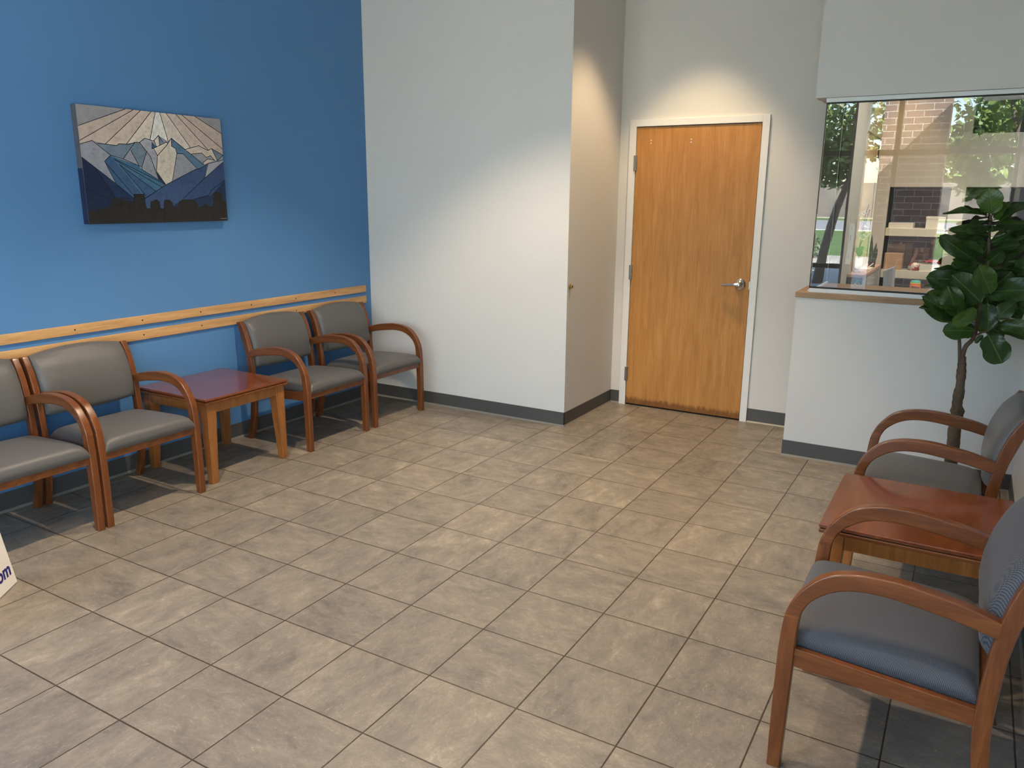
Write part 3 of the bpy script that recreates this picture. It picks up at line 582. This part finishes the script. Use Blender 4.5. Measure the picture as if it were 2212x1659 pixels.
M['bark'] = wood('tree bark', (.045, .032, .022), (.095, .07, .048), (.15, .115, .08), 'Z', 14, .85, .2, 3)
M['twig'] = plain('young stem', (.10, .065, .045), .6, .3, var=.2, scale=30)
tr = thing('potted_tree', (1.829, 2.30, 0), 'artificial fiddle leaf fig tree standing in the corner under the reception window', 'plant')
def rel(p): return (p[0]-1.829, p[1]-2.30, p[2])
TR = [(1.829, 2.3, .10), (1.829, 2.3, .351), (1.824, 2.3, .446), (1.826, 2.3, .534), (1.819, 2.3, .594), (1.821, 2.3, .675), (1.817, 2.3, .765), (1.812, 2.3, .838)]
trs = spline(TR, 5); rr_ = []
for i, p in enumerate(trs):
    f_ = i/(len(trs)-1); rr_.append(.034 - .015*f_ + .0022*sin(i*.9+sin(i*2.3)) + (.006 if i in (16, 17) else 0))
MB().tube([rel(p) for p in trs], rr_, 14).build('trunk', 'bark', tr, smooth=True)
STEMS = STEMS_DATA
for s_, r_ in zip(STEMS, (.010, .0125, .0065)):
    q = spline(s_, 5); MB().tube([rel(p) for p in q], [r_*(1-.55*i/(len(q)-1)) for i in range(len(q))], 9).build('branch', 'twig', tr, smooth=True)
MB().lathe([(.105, 0), (.115, .01), (.135, .20), (.138, .215), (.128, .215), (.125, .19)], 32).build('pot', plain('dark planter', (.04, .038, .036), .5), tr, smooth=False)
MB().lathe([(.126, .17), (.126, .182), (.05, .19)], 24).build('moss', plain('moss', (.08, .07, .03), .9, var=.4, scale=60, bumpy=.6, bscale=60), tr)
# one leaf mesh, unit long along +x, unit wide
def leaf_mesh():
    mb = MB(); NU, NV = 16, 10
    def fn(a, b):
        x = a; s = 2*b-1
        wd = .5*(sin(pi*min(1, a**.80)))**.46*(.74+.30*a) if 0 < a < 1 else 0
        wd *= 1 - .16*math.exp(-((a-.38)/.13)**2)
        y = s*wd*1.02
        z = -.10*abs(s)**1.6*sin(pi*a)*-1 + .040*sin(11*a+3*abs(s)+s)*abs(s) - .16*a*a + .05*a
        return (x, y, z)
    mb.grid(fn, NU, NV); mb.tube([(-.10, 0, .01), (0, 0, 0), (.5, 0, -.018), (.97, 0, -.105)], [.011, .011, .008, .002], 6)
    return mb
lf0 = leaf_mesh().build('leaf', 'leaf', None, smooth=True, weld=True)
camp = Vector((1.7996, -2.2825, 1.6203))
rl = random.Random(11)
for k_ in range(34):   # inner leaves filling the crown around the stems
    z_ = rl.uniform(.98, 1.52); a_ = rl.uniform(0, 2*pi); cx_ = 1.86 if z_ < 1.25 else 1.855
    b_ = (cx_+.03*cos(a_), 2.31+.03*sin(a_), z_); l_ = rl.uniform(.12, .20)*(1.15-.55*max(0, z_-1.2)/.35)
    e_ = (min(2.1, b_[0]+l_*cos(a_)), b_[1]+l_*sin(a_)*.9, z_+rl.uniform(-.05, .09))
    LEAVES.append((*b_, *e_, rl.uniform(.09, .125), rl.choice([70, 15, 30, 70])))
for i, (bx, by, bz, tx, ty, tz, wd, tilt) in enumerate(LEAVES):
    B_, T_ = Vector((bx, by, bz)), Vector((tx, ty, tz)); dx = (T_-B_); L_ = dx.length*1.04; dx.normalize()
    toc = (camp-B_).normalized(); zz = (toc - dx*toc.dot(dx)).normalized()
    yy = zz.cross(dx)
    R_ = Matrix((dx, yy, zz)).transposed().to_4x4() @ Matrix.Rotation(radians(tilt*(1 if (i % 2) else -1)), 4, 'X')
    if tilt > 55:   # edge-on leaves lie with the upper face up
        zz = (Vector((0, -.25, 1)) - dx*Vector((0, -.25, 1)).dot(dx)).normalized(); yy = zz.cross(dx)
        R_ = Matrix((dx, yy, zz)).transposed().to_4x4()
    o = lf0 if i == 0 else lf0.copy()
    if i: COL.objects.link(o)
    o.parent = tr
    o.matrix_basis = Matrix.Translation(rel(B_)) @ R_ @ Matrix.Diagonal((L_*1.08, wd*1.22, L_*.9, 1))

# ---------------------------------------------------------------- reception office behind the glass
YB = 5.7; XL = .945
M['office'] = plain('office paint', (.56, .55, .52), .8, .2, var=.01)
M['cream'] = plain('cream laminate', (.70, .68, .58), .5, .3, var=.01)
M['warmwall'] = plain('hall wall lit warm', (.66, .52, .34), .8, .2, var=.02)  # warm lamplight on the hall wall put into its colour
M['void'] = plain('charcoal cabinet lining', (.022, .023, .026), .6, .3, var=.1)
M['dark_back'] = plain('dark reflection backdrop', (.022, .022, .022), .7, .15, var=.05)
struct('wall_office_back', MB().box(XL, 1.068, YB, YB+.5, 0, ZC).box(1.068, 4.2, YB, YB+.5, 1.735, 2.177).box(1.068, 1.655, YB, YB+.5, 2.177, ZC)
       .box(1.655, 4.2, YB, YB+.5, 2.51, ZC).box(1.556, 1.668, YB, YB+.5, 0, 1.735).box(2.55, 4.2, YB, YB+.5, 0, 1.735), 'office')
struct('wall_cabinet_lining', MB().box(1.068, 4.2, YB+.42, YB+.5, 0, 1.735).box(1.655, 4.2, YB+.42, YB+.5, 2.177, 2.51).box(1.069, 1.072, YB+.01, YB+.42, 0, 1.735)
       .box(1.552, 1.556, YB+.01, YB+.42, 0, 1.735).box(1.072, 1.552, YB+.01, YB+.42, 1.731, 1.735).box(1.668, 2.55, YB+.01, YB+.42, 1.731, 1.735), 'void')
struct('wall_office_left', MB().box(.80, XL, YD+.12, 4.03, 0, ZC).box(.80, XL, 4.03, 4.76, 0, ZC).box(.80, XL, 4.76, 6.2, 2.158, ZC).box(.884, XL, YP+.15, YD, 2.2, ZC), 'office')
struct('wall_hall', MB().box(.82, XL-.01, 4.76, 6.2, 0, 2.158), 'warmwall')
struct('backdrop_panel', MB().box(XL-.008, XL-.001, YP+.06, YD, 1.076, 2.196).box(XL+.006, XL+.012, YD-.002, 4.03, 0, 2.5), 'dark_back')  # dark sheets added as a backdrop for the reflection in the pane
struct('wall_office_right', MB().box(4.2, 4.3, YP, 6.2, 0, ZC), 'office')
struct('wall_reception_end', MB().box(3.0, 4.3, YP, YP+.13, 0, ZC).box(XR, 3.0, YP, YP+.13, 1.0, 2.3), 'office')
for i, (z0, z1) in enumerate(((1.303, 1.374), (.926, .998), (.45, .52))):
    sh = MB().box(1.072, 1.552, YB-.004, YB+.40, z0, z1).build('cabinet_shelf', 'cream', None, bevel=.002)
    tag(sh, ['cream upper shelf holding a stack of paper behind the glass', 'cream middle shelf holding cardboard boxes behind the glass', 'cream lowest shelf in the cabinet behind the glass'][i], 'shelf', 'cabinet shelves behind the reception glass')
for i, (z0, z1) in enumerate(((1.303, 1.374), (.926, .998))):
    sh = MB().box(1.672, 2.546, YB-.004, YB+.40, z0, z1).build('cabinet_shelf', 'cream', None, bevel=.002)
    tag(sh, ['cream upper shelf seen behind the tree leaves, right of the white divider', 'cream lower shelf right of the white divider, hidden by tree leaves'][i], 'shelf', 'cabinet shelves behind the reception glass')
# reception counter with a pink laminate top
ct = thing('reception_counter', (1.0, 5.07, 0), 'narrow pinkish topped counter with grey side behind the glass', 'counter')
MB().box(-.052, .072, -.62, .62, 1.020, 1.045).build('countertop', plain('pink laminate', (.56, .37, .29), .45, .4, var=.03), ct, bevel=.002)
MB().box(-.05, .062, -.60, .62, 0, 1.020).build('body', plain('grey counter side', (.50, .50, .49), .6, var=.02), ct)
MB().box(-.05, .060, -.612, -.601, 0, 1.018).build('front_panel', plain('brown front', (.11, .085, .075), .6), ct)
# orchid
oc = thing('potted_orchid', (.99, 4.68, 1.045), 'white orchid in a small white pot on the counter behind the glass', 'plant')
MB().lathe([(.024, 0), (.027, .01), (.033, .112), (.030, .114), (.028, .10)], 24).build('pot', plain('white ceramic', (.78, .75, .66), .3, .5, var=.02), oc, smooth=True)
for k_, (ex, tip_) in enumerate(((.004, .30), (.016, .26))):
    MB().tube(spline([(0, 0, .10), (-.004+ex*.3, 0, .2), (ex, 0, .28), (ex+.01, -.005, .28+tip_*.5), (ex+.03, -.01, .24+tip_)], 4), .0035, 6).build('flower_stem', plain('dark stem', (.02, .018, .012), .6), oc)
rnd = random.Random(3)
gl_ = plain('orchid leaf', (.10, .26, .05), .4, .4, var=.15)
for a, l_, up in ((.3, .11, .07), (2.9, .08, .06), (-.6, .10, .10), (-2.4, .08, .09), (1.4, .09, .05)):
    def lf(u, v, a=a, l_=l_, up=up):
        wd = .022*sin(pi*min(.999, max(.001, u)))**.7; s = (2*v-1)*wd
        return (cos(a)*u*l_*.55 - sin(a)*s, sin(a)*u*l_*.55 + cos(a)*s, .108 + up*sin(u*2.3) + abs(2*v-1)*.004)
    MB().grid(lf, 8, 4).build('leaf', gl_, oc, smooth=True)
pet = note_mat()
for k_ in range(17):
    f_ = k_/16; cx, cz = .006+.05*(1-f_)*rnd.uniform(.1, 1) , .285 + .20*f_; cx += rnd.uniform(-.022, .012); cy = rnd.uniform(-.02, .02); r_ = .027 - .010*f_
    mb = MB(); rot = Matrix.Rotation(rnd.uniform(0, 2), 4, 'Y') @ Matrix.Rotation(rnd.uniform(-.5, .5), 4, 'X')
    for j in range(5):
        a = 2*pi*j/5
        def pf_(u, v, a=a): 
            wd = .5*sin(pi*min(.999, max(.001, u)))**.6*r_*.95; s = (2*v-1)*wd
            return tuple(Matrix.Translation((cx, cy, cz)) @ rot @ Vector((cos(a)*u*r_-sin(a)*s, -.004*u*u*6, sin(a)*u*r_+cos(a)*s)))
        mb.grid(pf_, 4, 3)
    mb.build('flower', pet, oc, smooth=True)
# snake plant leaves behind the orchid
sp_ = thing('snake_plant', (1.03, 5.30, 1.045), 'dark green snake plant on the counter behind the orchid', 'plant')
MB().lathe([(.026, 0), (.030, .05), (.028, .05), (.026, .045)], 20).build('pot', plain('dark pot', (.05, .05, .05), .5), sp_)
for k_, (dx, h_, ln) in enumerate(((-.012, .24, -.012), (.004, .17, .016), (.012, .12, .02))):
    MB().grid(lambda u, v, dx=dx, h_=h_, ln=ln: (dx+ln*u + (2*v-1)*.016*(1-u**3), .003*sin(6*u), .045+u*h_), 10, 3).build('leaf', plain('snake leaf', (.035, .075, .035), .45, .4, var=.3, scale=40), sp_, smooth=True)
# clipboard tray and pen on the counter
ty = thing('paper_tray', (1.02, 5.02, 1.045), 'white paper tray with a pen on the far part of the counter', 'tray')
MB().box(-.040, .040, -.12, .12, 0, .012).build('tray', 'paper', ty, bevel=.002)
MB().tube([(.010, .03, .014), (.045, .06, .050)], .004, 8).build('pen', 'paper', ty)
# monitor shell seen from behind
mo = thing('desk_monitor', (1.27, 4.40, .80), 'light grey back of a desk monitor rising beside the counter', 'monitor')
MB().prism([(-.03, 0), (.03, 0), (.022, .33), (-.045, .30)], -.17, .02, 'y').build('shell', plain('grey plastic', (.40, .42, .46), .5, var=.02), mo, bevel=.004)
MB().box(-.03, .03, -.10, -.04, -.05, .02).box(-.09, .09, -.14, .0, -.06, -.05).build('stand', plain('grey stand', (.3, .3, .32), .5), mo)
dk = thing('office_desk', (2.0, 4.25, 0), 'office desk hidden behind the reception half wall', 'desk')
MB().box(-.90, 1.2, -.65, .35, .70, .74).build('desktop', 'cream', dk)
MB().box(-.86, -.82, -.6, .3, 0, .70).build('leg', 'cream', dk); MB().box(1.1, 1.14, -.6, .3, 0, .70).build('leg', 'cream', dk)

# things on the shelves
card = plain('cardboard', (.48, .30, .16), .85, .2, var=.05); card2 = plain('dark cardboard', (.27, .16, .09), .85, .2, var=.08)
def carton(loc, sx, sy, sz, label, mat=card, flap=True, rz=0, group='cardboard boxes in the cabinet'):
    t = thing('cardboard_box', loc, label, 'box', group, rz)
    MB().box(-sx/2, sx/2, -sy/2, sy/2, 0, sz).build('carton', mat, t, bevel=.0015)
    if flap: MB().box(-sx/2, sx/2, -.003, .0, 0, .075, 0, Matrix.Translation((0, sy/2, sz)) @ Matrix.Rotation(-.12, 4, 'X')).build('flap', mat, t)
    else: MB().box(-.012, .012, -sy/2-.0005, sy/2+.0005, sz-.03, sz+.0008).build('tape', plain('packing tape', (.55, .42, .26), .3), t)
    return t
carton((1.163, 5.80, .998), .150, .17, .150, 'open kraft cardboard box on the middle shelf, left end')
carton((1.375, 5.99, 1.085), .13, .10, .10, 'small brown box in the back row of the middle shelf', card2, False)
carton((1.375, 5.99, .998), .10, .12, .085, 'flat brown box under the small box on the middle shelf', card, False)
carton((1.19, 6.03, .998), .20, .10, .235, 'dark patterned box at the back of the middle shelf', card2, False)
carton((1.49, 6.03, 1.226), .10, .10, .05, 'thin brown box resting high on the boxes at the back', card, False)
carton((1.49, 6.03, .998), .10, .11, .226, 'tall brown box at the back right of the middle shelf', card2, False)
carton((1.46, 5.88, .52), .15, .2, .34, 'kraft box below the middle shelf behind the wipes tub', card, False)
tb_ = thing('wrapping_tube', (1.315, 5.80, 1.0), 'brown patterned tube leaning on the middle shelf', 'tube')
MB().tube([(-.02, 0, .012), (.035, .05, .185)], .016, 12).build('tube', plain('patterned tube', (.24, .12, .09), .7, var=.3, scale=60), tb_)
bag_mat, bn_, bb_ = newmat('red and white film', .3, .6); bn_.links.new(ramp(bn_, noise(bn_, coords(bn_), 24, 3), [(.47, (.75, .72, .68)), (.50, (.50, .05, .06))]), bb_.inputs['Base Color'])
bg_ = thing('plastic_bag', (1.345, 5.74, .999), 'red and white plastic bag on the middle shelf', 'bag')
bm_ = MB().grid(lambda u, v: (.045*cos(2*pi*u)*sin(pi*v)**.8*(1+.25*sin(5*u*6.28)), .03*sin(2*pi*u)*sin(pi*v)**.8, .036-.036*cos(pi*v)+.011*sin(6*u*6.28)*sin(pi*v)**2), 22, 10)
bm_.build('bag', bag_mat, bg_, smooth=True, weld=True)
rb = thing('gift_bow', (1.475, 5.76, 1.075), 'shiny red packet on the white envelopes on the middle shelf', 'packet')
MB().grid(lambda u, v: (.07*(2*u-1), .04*(2*v-1), .006+.022*sin(pi*u)*sin(pi*v)+.004*sin(20*u)), 14, 8).grid(lambda u, v: (.07*(2*u-1), .04*(2*v-1), .004), 14, 8).build('packet', plain('red foil', (.50, .04, .05), .25, .7, var=.3, scale=20), rb, smooth=True, weld=True)
ev = thing('envelope_stack', (1.47, 5.78, .998), 'stack of white envelopes at the right of the middle shelf', 'papers')
for k_ in range(6): MB().box(-.085, .085, -.07, .07, k_*.0105, k_*.0105+.010, 0, Matrix.Rotation(.03*sin(k_*2.1), 4, 'Z')).build('envelope', 'paper', ev)
ps = thing('paper_stack', (1.19, 5.85, 1.374), 'ream of white paper on the upper shelf', 'papers')
for k_ in range(4): MB().box(-.10, .10, -.13, .13, k_*.0115, k_*.0115+.0108, 0, Matrix.Rotation(.02*sin(k_*3), 4, 'Z')).build('paper_sheets', 'paper', ps)
ob = thing('storage_box', (1.465, 5.86, 1.374), 'white storage box at the right of the upper shelf', 'box')
MB().box(-.075, .075, -.13, .13, 0, .085).build('body', 'paper', ob, bevel=.002); MB().box(-.078, .078, -.133, .133, .085, .105).build('lid', 'paper', ob, bevel=.002)
# orange wipes tub and papers near the glass
wt = thing('wipes_tub', (1.408, 5.0, .875), 'orange tub of wipes with turquoise and yellow lid behind the glass', 'tub')
MB().lathe([(.038, 0), (.041, .004), (.041, .070), (.036, .078)], 28).build('body', plain('orange label', (.80, .20, .03), .4, .5, var=.02), wt, smooth=True)
MB().lathe([(.0355, .078), (.037, .081), (.037, .094), (.030, .100)], 28).build('lid', plain('turquoise lid', (.10, .55, .55), .4, var=.02), wt, smooth=True)
MB().tube([(.036*cos(a), .036*sin(a), .0795) for a in [k_*pi/14 for k_ in range(29)]], .004, 6).build('lid_ring', plain('yellow rim', (.75, .80, .12), .4), wt)
MB().box(-.030, .030, -.0425, -.040, .022, .052, 0, Matrix.Rotation(.1, 4, 'Y')).build('label_panel', plain('dark label', (.10, .06, .12), .4), wt)
st = tag(MB().box(1.15, 2.5, 4.85, 5.25, .50, .875).build('filing_cabinet', 'office', None, bevel=.003), 'low grey cabinet the wipes tub stands on', 'cabinet')
pp = thing('letter_papers', (1.47, 4.93, .875), 'loose white letters beside the orange tub', 'papers')
for k_ in range(3): MB().box(-.085, .085, -.05, .05, k_*.003, k_*.003+.002, 0, Matrix.Rotation(.12*k_-.1, 4, 'Z')).build('letter', 'paper', pp)
# pencils in a cup beside the counter
pc = thing('brochure_holder', (1.035, 4.40, .89), 'holder full of colourful brochures on the counter front', 'brochures')
MB().box(-.030, .030, -.035, .035, -.10, .02).build('holder', 'void', pc)
for k_, c_ in enumerate(((.6, .1, .05), (.75, .55, .15), (.15, .4, .2), (.7, .65, .55), (.55, .2, .1), (.05, .05, .06))):
    MB().box(-.026+k_*.009, -.019+k_*.009, -.025, .025, 0, .075+.018*((k_*7) % 3)).build('brochure', plain('brochure %d' % k_, c_, .5), pc)
# note taped to the inside of the pane and a suction hook
nt_ = thing('paper_note', (1.148, 2.836, 1.363), 'narrow handwritten paper note taped to the reception glass', 'note')
nm = MB().grid(lambda u, v: (-.0145+.029*v-.003*(1-u)+.004*sin(3*u), .003*sin(pi*u)+.012*(1-u)**3, -.122+.244*u), 10, 2)
nm.build('sheet', 'note', nt_, smooth=True)
ik = plain('grey ink', (.30, .30, .32), .7)
im = MB()
for zz_, hh in ((.092, .010), (.035, .034), (-.012, .006), (-.075, .012)): im.box(-.001, .0012, -.0045, -.0035, zz_-hh/2, zz_+hh/2)
im.box(-.005, .006, -.0045, -.0035, .050, .0515); im.build('handwriting', ik, nt_)
sk = thing('suction_hook', (1.742, 2.8265, 1.988), 'small round dark green suction hook stuck on the reception glass', 'hook')
MB().lathe([(.0215, 0), (.0205, .003), (.013, .005), (.009, .010), (.004, .011)], 24, 0, Matrix.Rotation(-pi/2, 4, 'X')).build('cup', plain('green rubber', (.012, .06, .04), .2, .6), sk, smooth=True)
MB().tube([(0, .010, 0), (0, .016, -.008), (0, .022, -.020), (0, .016, -.028)], .0022, 8).build('hook', 'dark', sk)

# unseen office downlights, added to light the orchid, office and hall wall
downlight(1.45, 3.95, 3.4, 50, OFFW, .5, (1, .86, .68))
downlight(2.2, 4.2, 3.4, 60, OFFW*1.6, .6, (1, .92, .80))
downlight(1.16, 5.35, 3.4, 22, HALLW, .4, (1, .60, .24))

# ---------------------------------------------------------------- storefront behind the camera
sf = MB()
def bar(x0, x1, z0, z1): sf.box(x0, x1, YS-.06, YS+.06, z0, z1)
struct('wall_storefront', MB().box(XB-.2, -2.25, YS-.15, YS+.05, 0, ZC).box(.155, .33, YS-.15, YS+.05, 0, ZC).box(XB-.2, XR+.15, YS-.15, YS+.05, 3.28, ZC+.12).box(XB-.2, XR+.15, YS-.15, YS+.05, -.05, .10).box(2.10, XR+.15, YS-.15, YS+.05, 0, ZC), 'white')
bar(-2.25, .155, 2.21, 2.28); bar(.33, 2.10, 2.21, 2.28); bar(-2.25, .155, .66, .72)
bar(.69, .75, .1, 3.28); bar(-1.05, -.99, .1, 3.28)
sf.box(XR+.04, XR+.10, -3.3, -3.24, .1, 3.28).box(XR+.04, XR+.10, YS+.1, -2.35, 2.21, 2.28)  # frame bars of the added daylight opening in the right wall
struct('window_3', sf, plain('bronze frame', (.20, .19, .175), .5, .4, 0, var=.03))
# outside: paving, gravel bed, lawn, road, fence
def flat(name, y0, y1, mat, z=-.05, x0=-40, x1=40): return tag(MB().box(x0, x1, y0, y1, z-.05, z).build(name, mat), kind='structure')
flat('pavement_outside', -15, YS-.15, plain('pale concrete', (.62, .60, .56), .8, var=.06, scale=1.5), -.04)
flat('ground_outside', -70, -15, plain('lawn', (.13, .22, .07), .95, var=.35, scale=.8), -.06, -90, 90)
flat('road', -62, -40, plain('asphalt', (.36, .37, .39), .9, var=.05), -.045, -90, 90)
flat('kerb_outside', -40, -39.3, plain('kerb', (.75, .74, .70), .8), -.02, -90, 90)
flat('gravel_bed', -17.5, -15, plain('river gravel', (.55, .52, .47), .9, var=.5, scale=14), -.02, -30, 30)
tag(MB().box(-60, 60, -76, -75.8, -.05, 3.2).build('board_fence', plain('grey fence boards', (.30, .27, .24), .9, var=.25, scale=1)), 'long weathered board fence across the road, seen reflected in the glass', 'fence')
bk = MB().box(.22, 1.19, -7.6, -7.0, -.04, 4.6)
tag(bk.build('brick_pier', 'brick'), 'tan brick pier outside the storefront, reflected in the reception glass', 'brick pier')
cn = MB().box(1.60, 5.6, -9.0, YS-.45, 3.35, 3.6).box(XR+.15, 5.6, YS-.45, 0, 3.35, 3.6)  # unseen slabs added to shade the brick pier and the right-wall opening
struct('sun_block_slab', cn, 'white')
def foliage(name, mat, blobs, n, size, parent, seed):
    r = random.Random(seed); mb = MB()
    for k_ in range(n):
        cx, cy, cz, rx, rz_ = blobs[k_ % len(blobs)]
        d_ = Vector((r.gauss(0, 1), r.gauss(0, 1), r.gauss(0, 1))).normalized()*r.uniform(.35, 1)**.6
        p = Vector((cx+d_.x*rx, cy+d_.y*rx, cz+d_.z*rz_)); a = Vector((r.gauss(0, 1), r.gauss(0, 1), r.gauss(0, .7)-.4)).normalized(); b_ = a.orthogonal().normalized()
        b_ = (Matrix.Rotation(r.uniform(0, 6), 3, a) @ b_)*size*.32; a = a*size*r.uniform(.7, 1.2)
        mb.add([p, p+a*.5+b_, p+a, p+a*.5-b_], [(0, 1, 2, 3)])
    return mb.build(name, mat, parent)
lg = plain('tree leaves', (.22, .32, .10), .5, .5, var=.5, scale=2)
def tree(loc, label, pts, rads, blobs, n, size, seed):
    t = thing('garden_tree', loc, label, 'tree', 'garden trees outside')
    MB().tube(pts, rads, 10).build('trunk', plain('grey bark', (.20, .17, .14), .9, var=.2, scale=8), t, smooth=True)
    foliage('foliage', lg, blobs, n, size, t, seed)
tree((-.90, -9.0, -.04), 'leaning tree outside, reflected in the left end of the reception glass', [(0, 0, 0), (.06, 0, .6), (.17, 0, 1.2), (.24, 0, 1.5), (.42, 0, 2.1), (.6, .1, 3)], [.11, .09, .085, .075, .05, .03],
     [(.3, 0, 3.0, 1.0, .9), (-.6, -.3, 3.2, .9, 1.0), (.1, -.2, 2.35, .5, .5), (.6, -.3, 3.4, .7, .8), (-.2, -.3, 2.7, .7, .6)], 2600, .15, 1)
tree((2.6, -9.8, -.04), 'bushy tree outside, reflected high in the reception glass', [(0, 0, 0), (-.1, 0, 1.5), (-.3, 0, 2.6), (-.6, 0, 3.6)], [.12, .10, .07, .03],
     [(-.5, 0, 3.2, .9, .8), (-1.0, .1, 2.75, .5, .6), (-.9, .1, 2.0, .35, .3), (.1, 0, 2.1, .5, .35), (.5, -.2, 3.6, 1.1, 1.1), (-.9, -.3, 3.9, .8, .9)], 2600, .16, 2)
for k_, (x_, r_, lab) in enumerate(((-4.4, .7, 'silvery shrub in the gravel bed outside, farthest left in the reflection'), (-2.6, .65, 'silvery shrub in the gravel bed outside, beside the leaning trunk in the reflection'),
                                    (2.9, .8, 'silvery shrub in the gravel bed outside, behind the tree leaves in the reflection'))):
    s_ = foliage('shrub', plain('shrub leaves %d' % k_, (.20, .26, .17), .7, .3, var=.4, scale=3), [(0, 0, .35, r_, .45)], 900, .12, None, 20+k_)
    s_.location = (x_, -16.2, -.05); tag(s_, lab, 'shrub', 'shrubs in the gravel bed')
for k_, (x_, lab) in enumerate(((-52, 'dark tree beyond the fence across the road, seen by the leaning trunk'), (-30, 'dark tree beyond the fence across the road, behind the brick pier'), (6, 'dark tree beyond the fence across the road, behind the bushy tree'))):
    t = thing('far_tree', (x_, -86, -.05), lab, 'tree', 'trees beyond the fence')
    MB().tube([(0, 0, 0), (.3, 0, 5)], [.4, .2], 8).build('trunk', 'bark', t)
    foliage('foliage', lg, [(0, 0, 6.5, 9, 5), (1, 0, 11, 6, 4), (-5, 1, 5, 5, 4), (5, 1, 5, 5, 4)], 2200, 1.3, t, 40+k_)
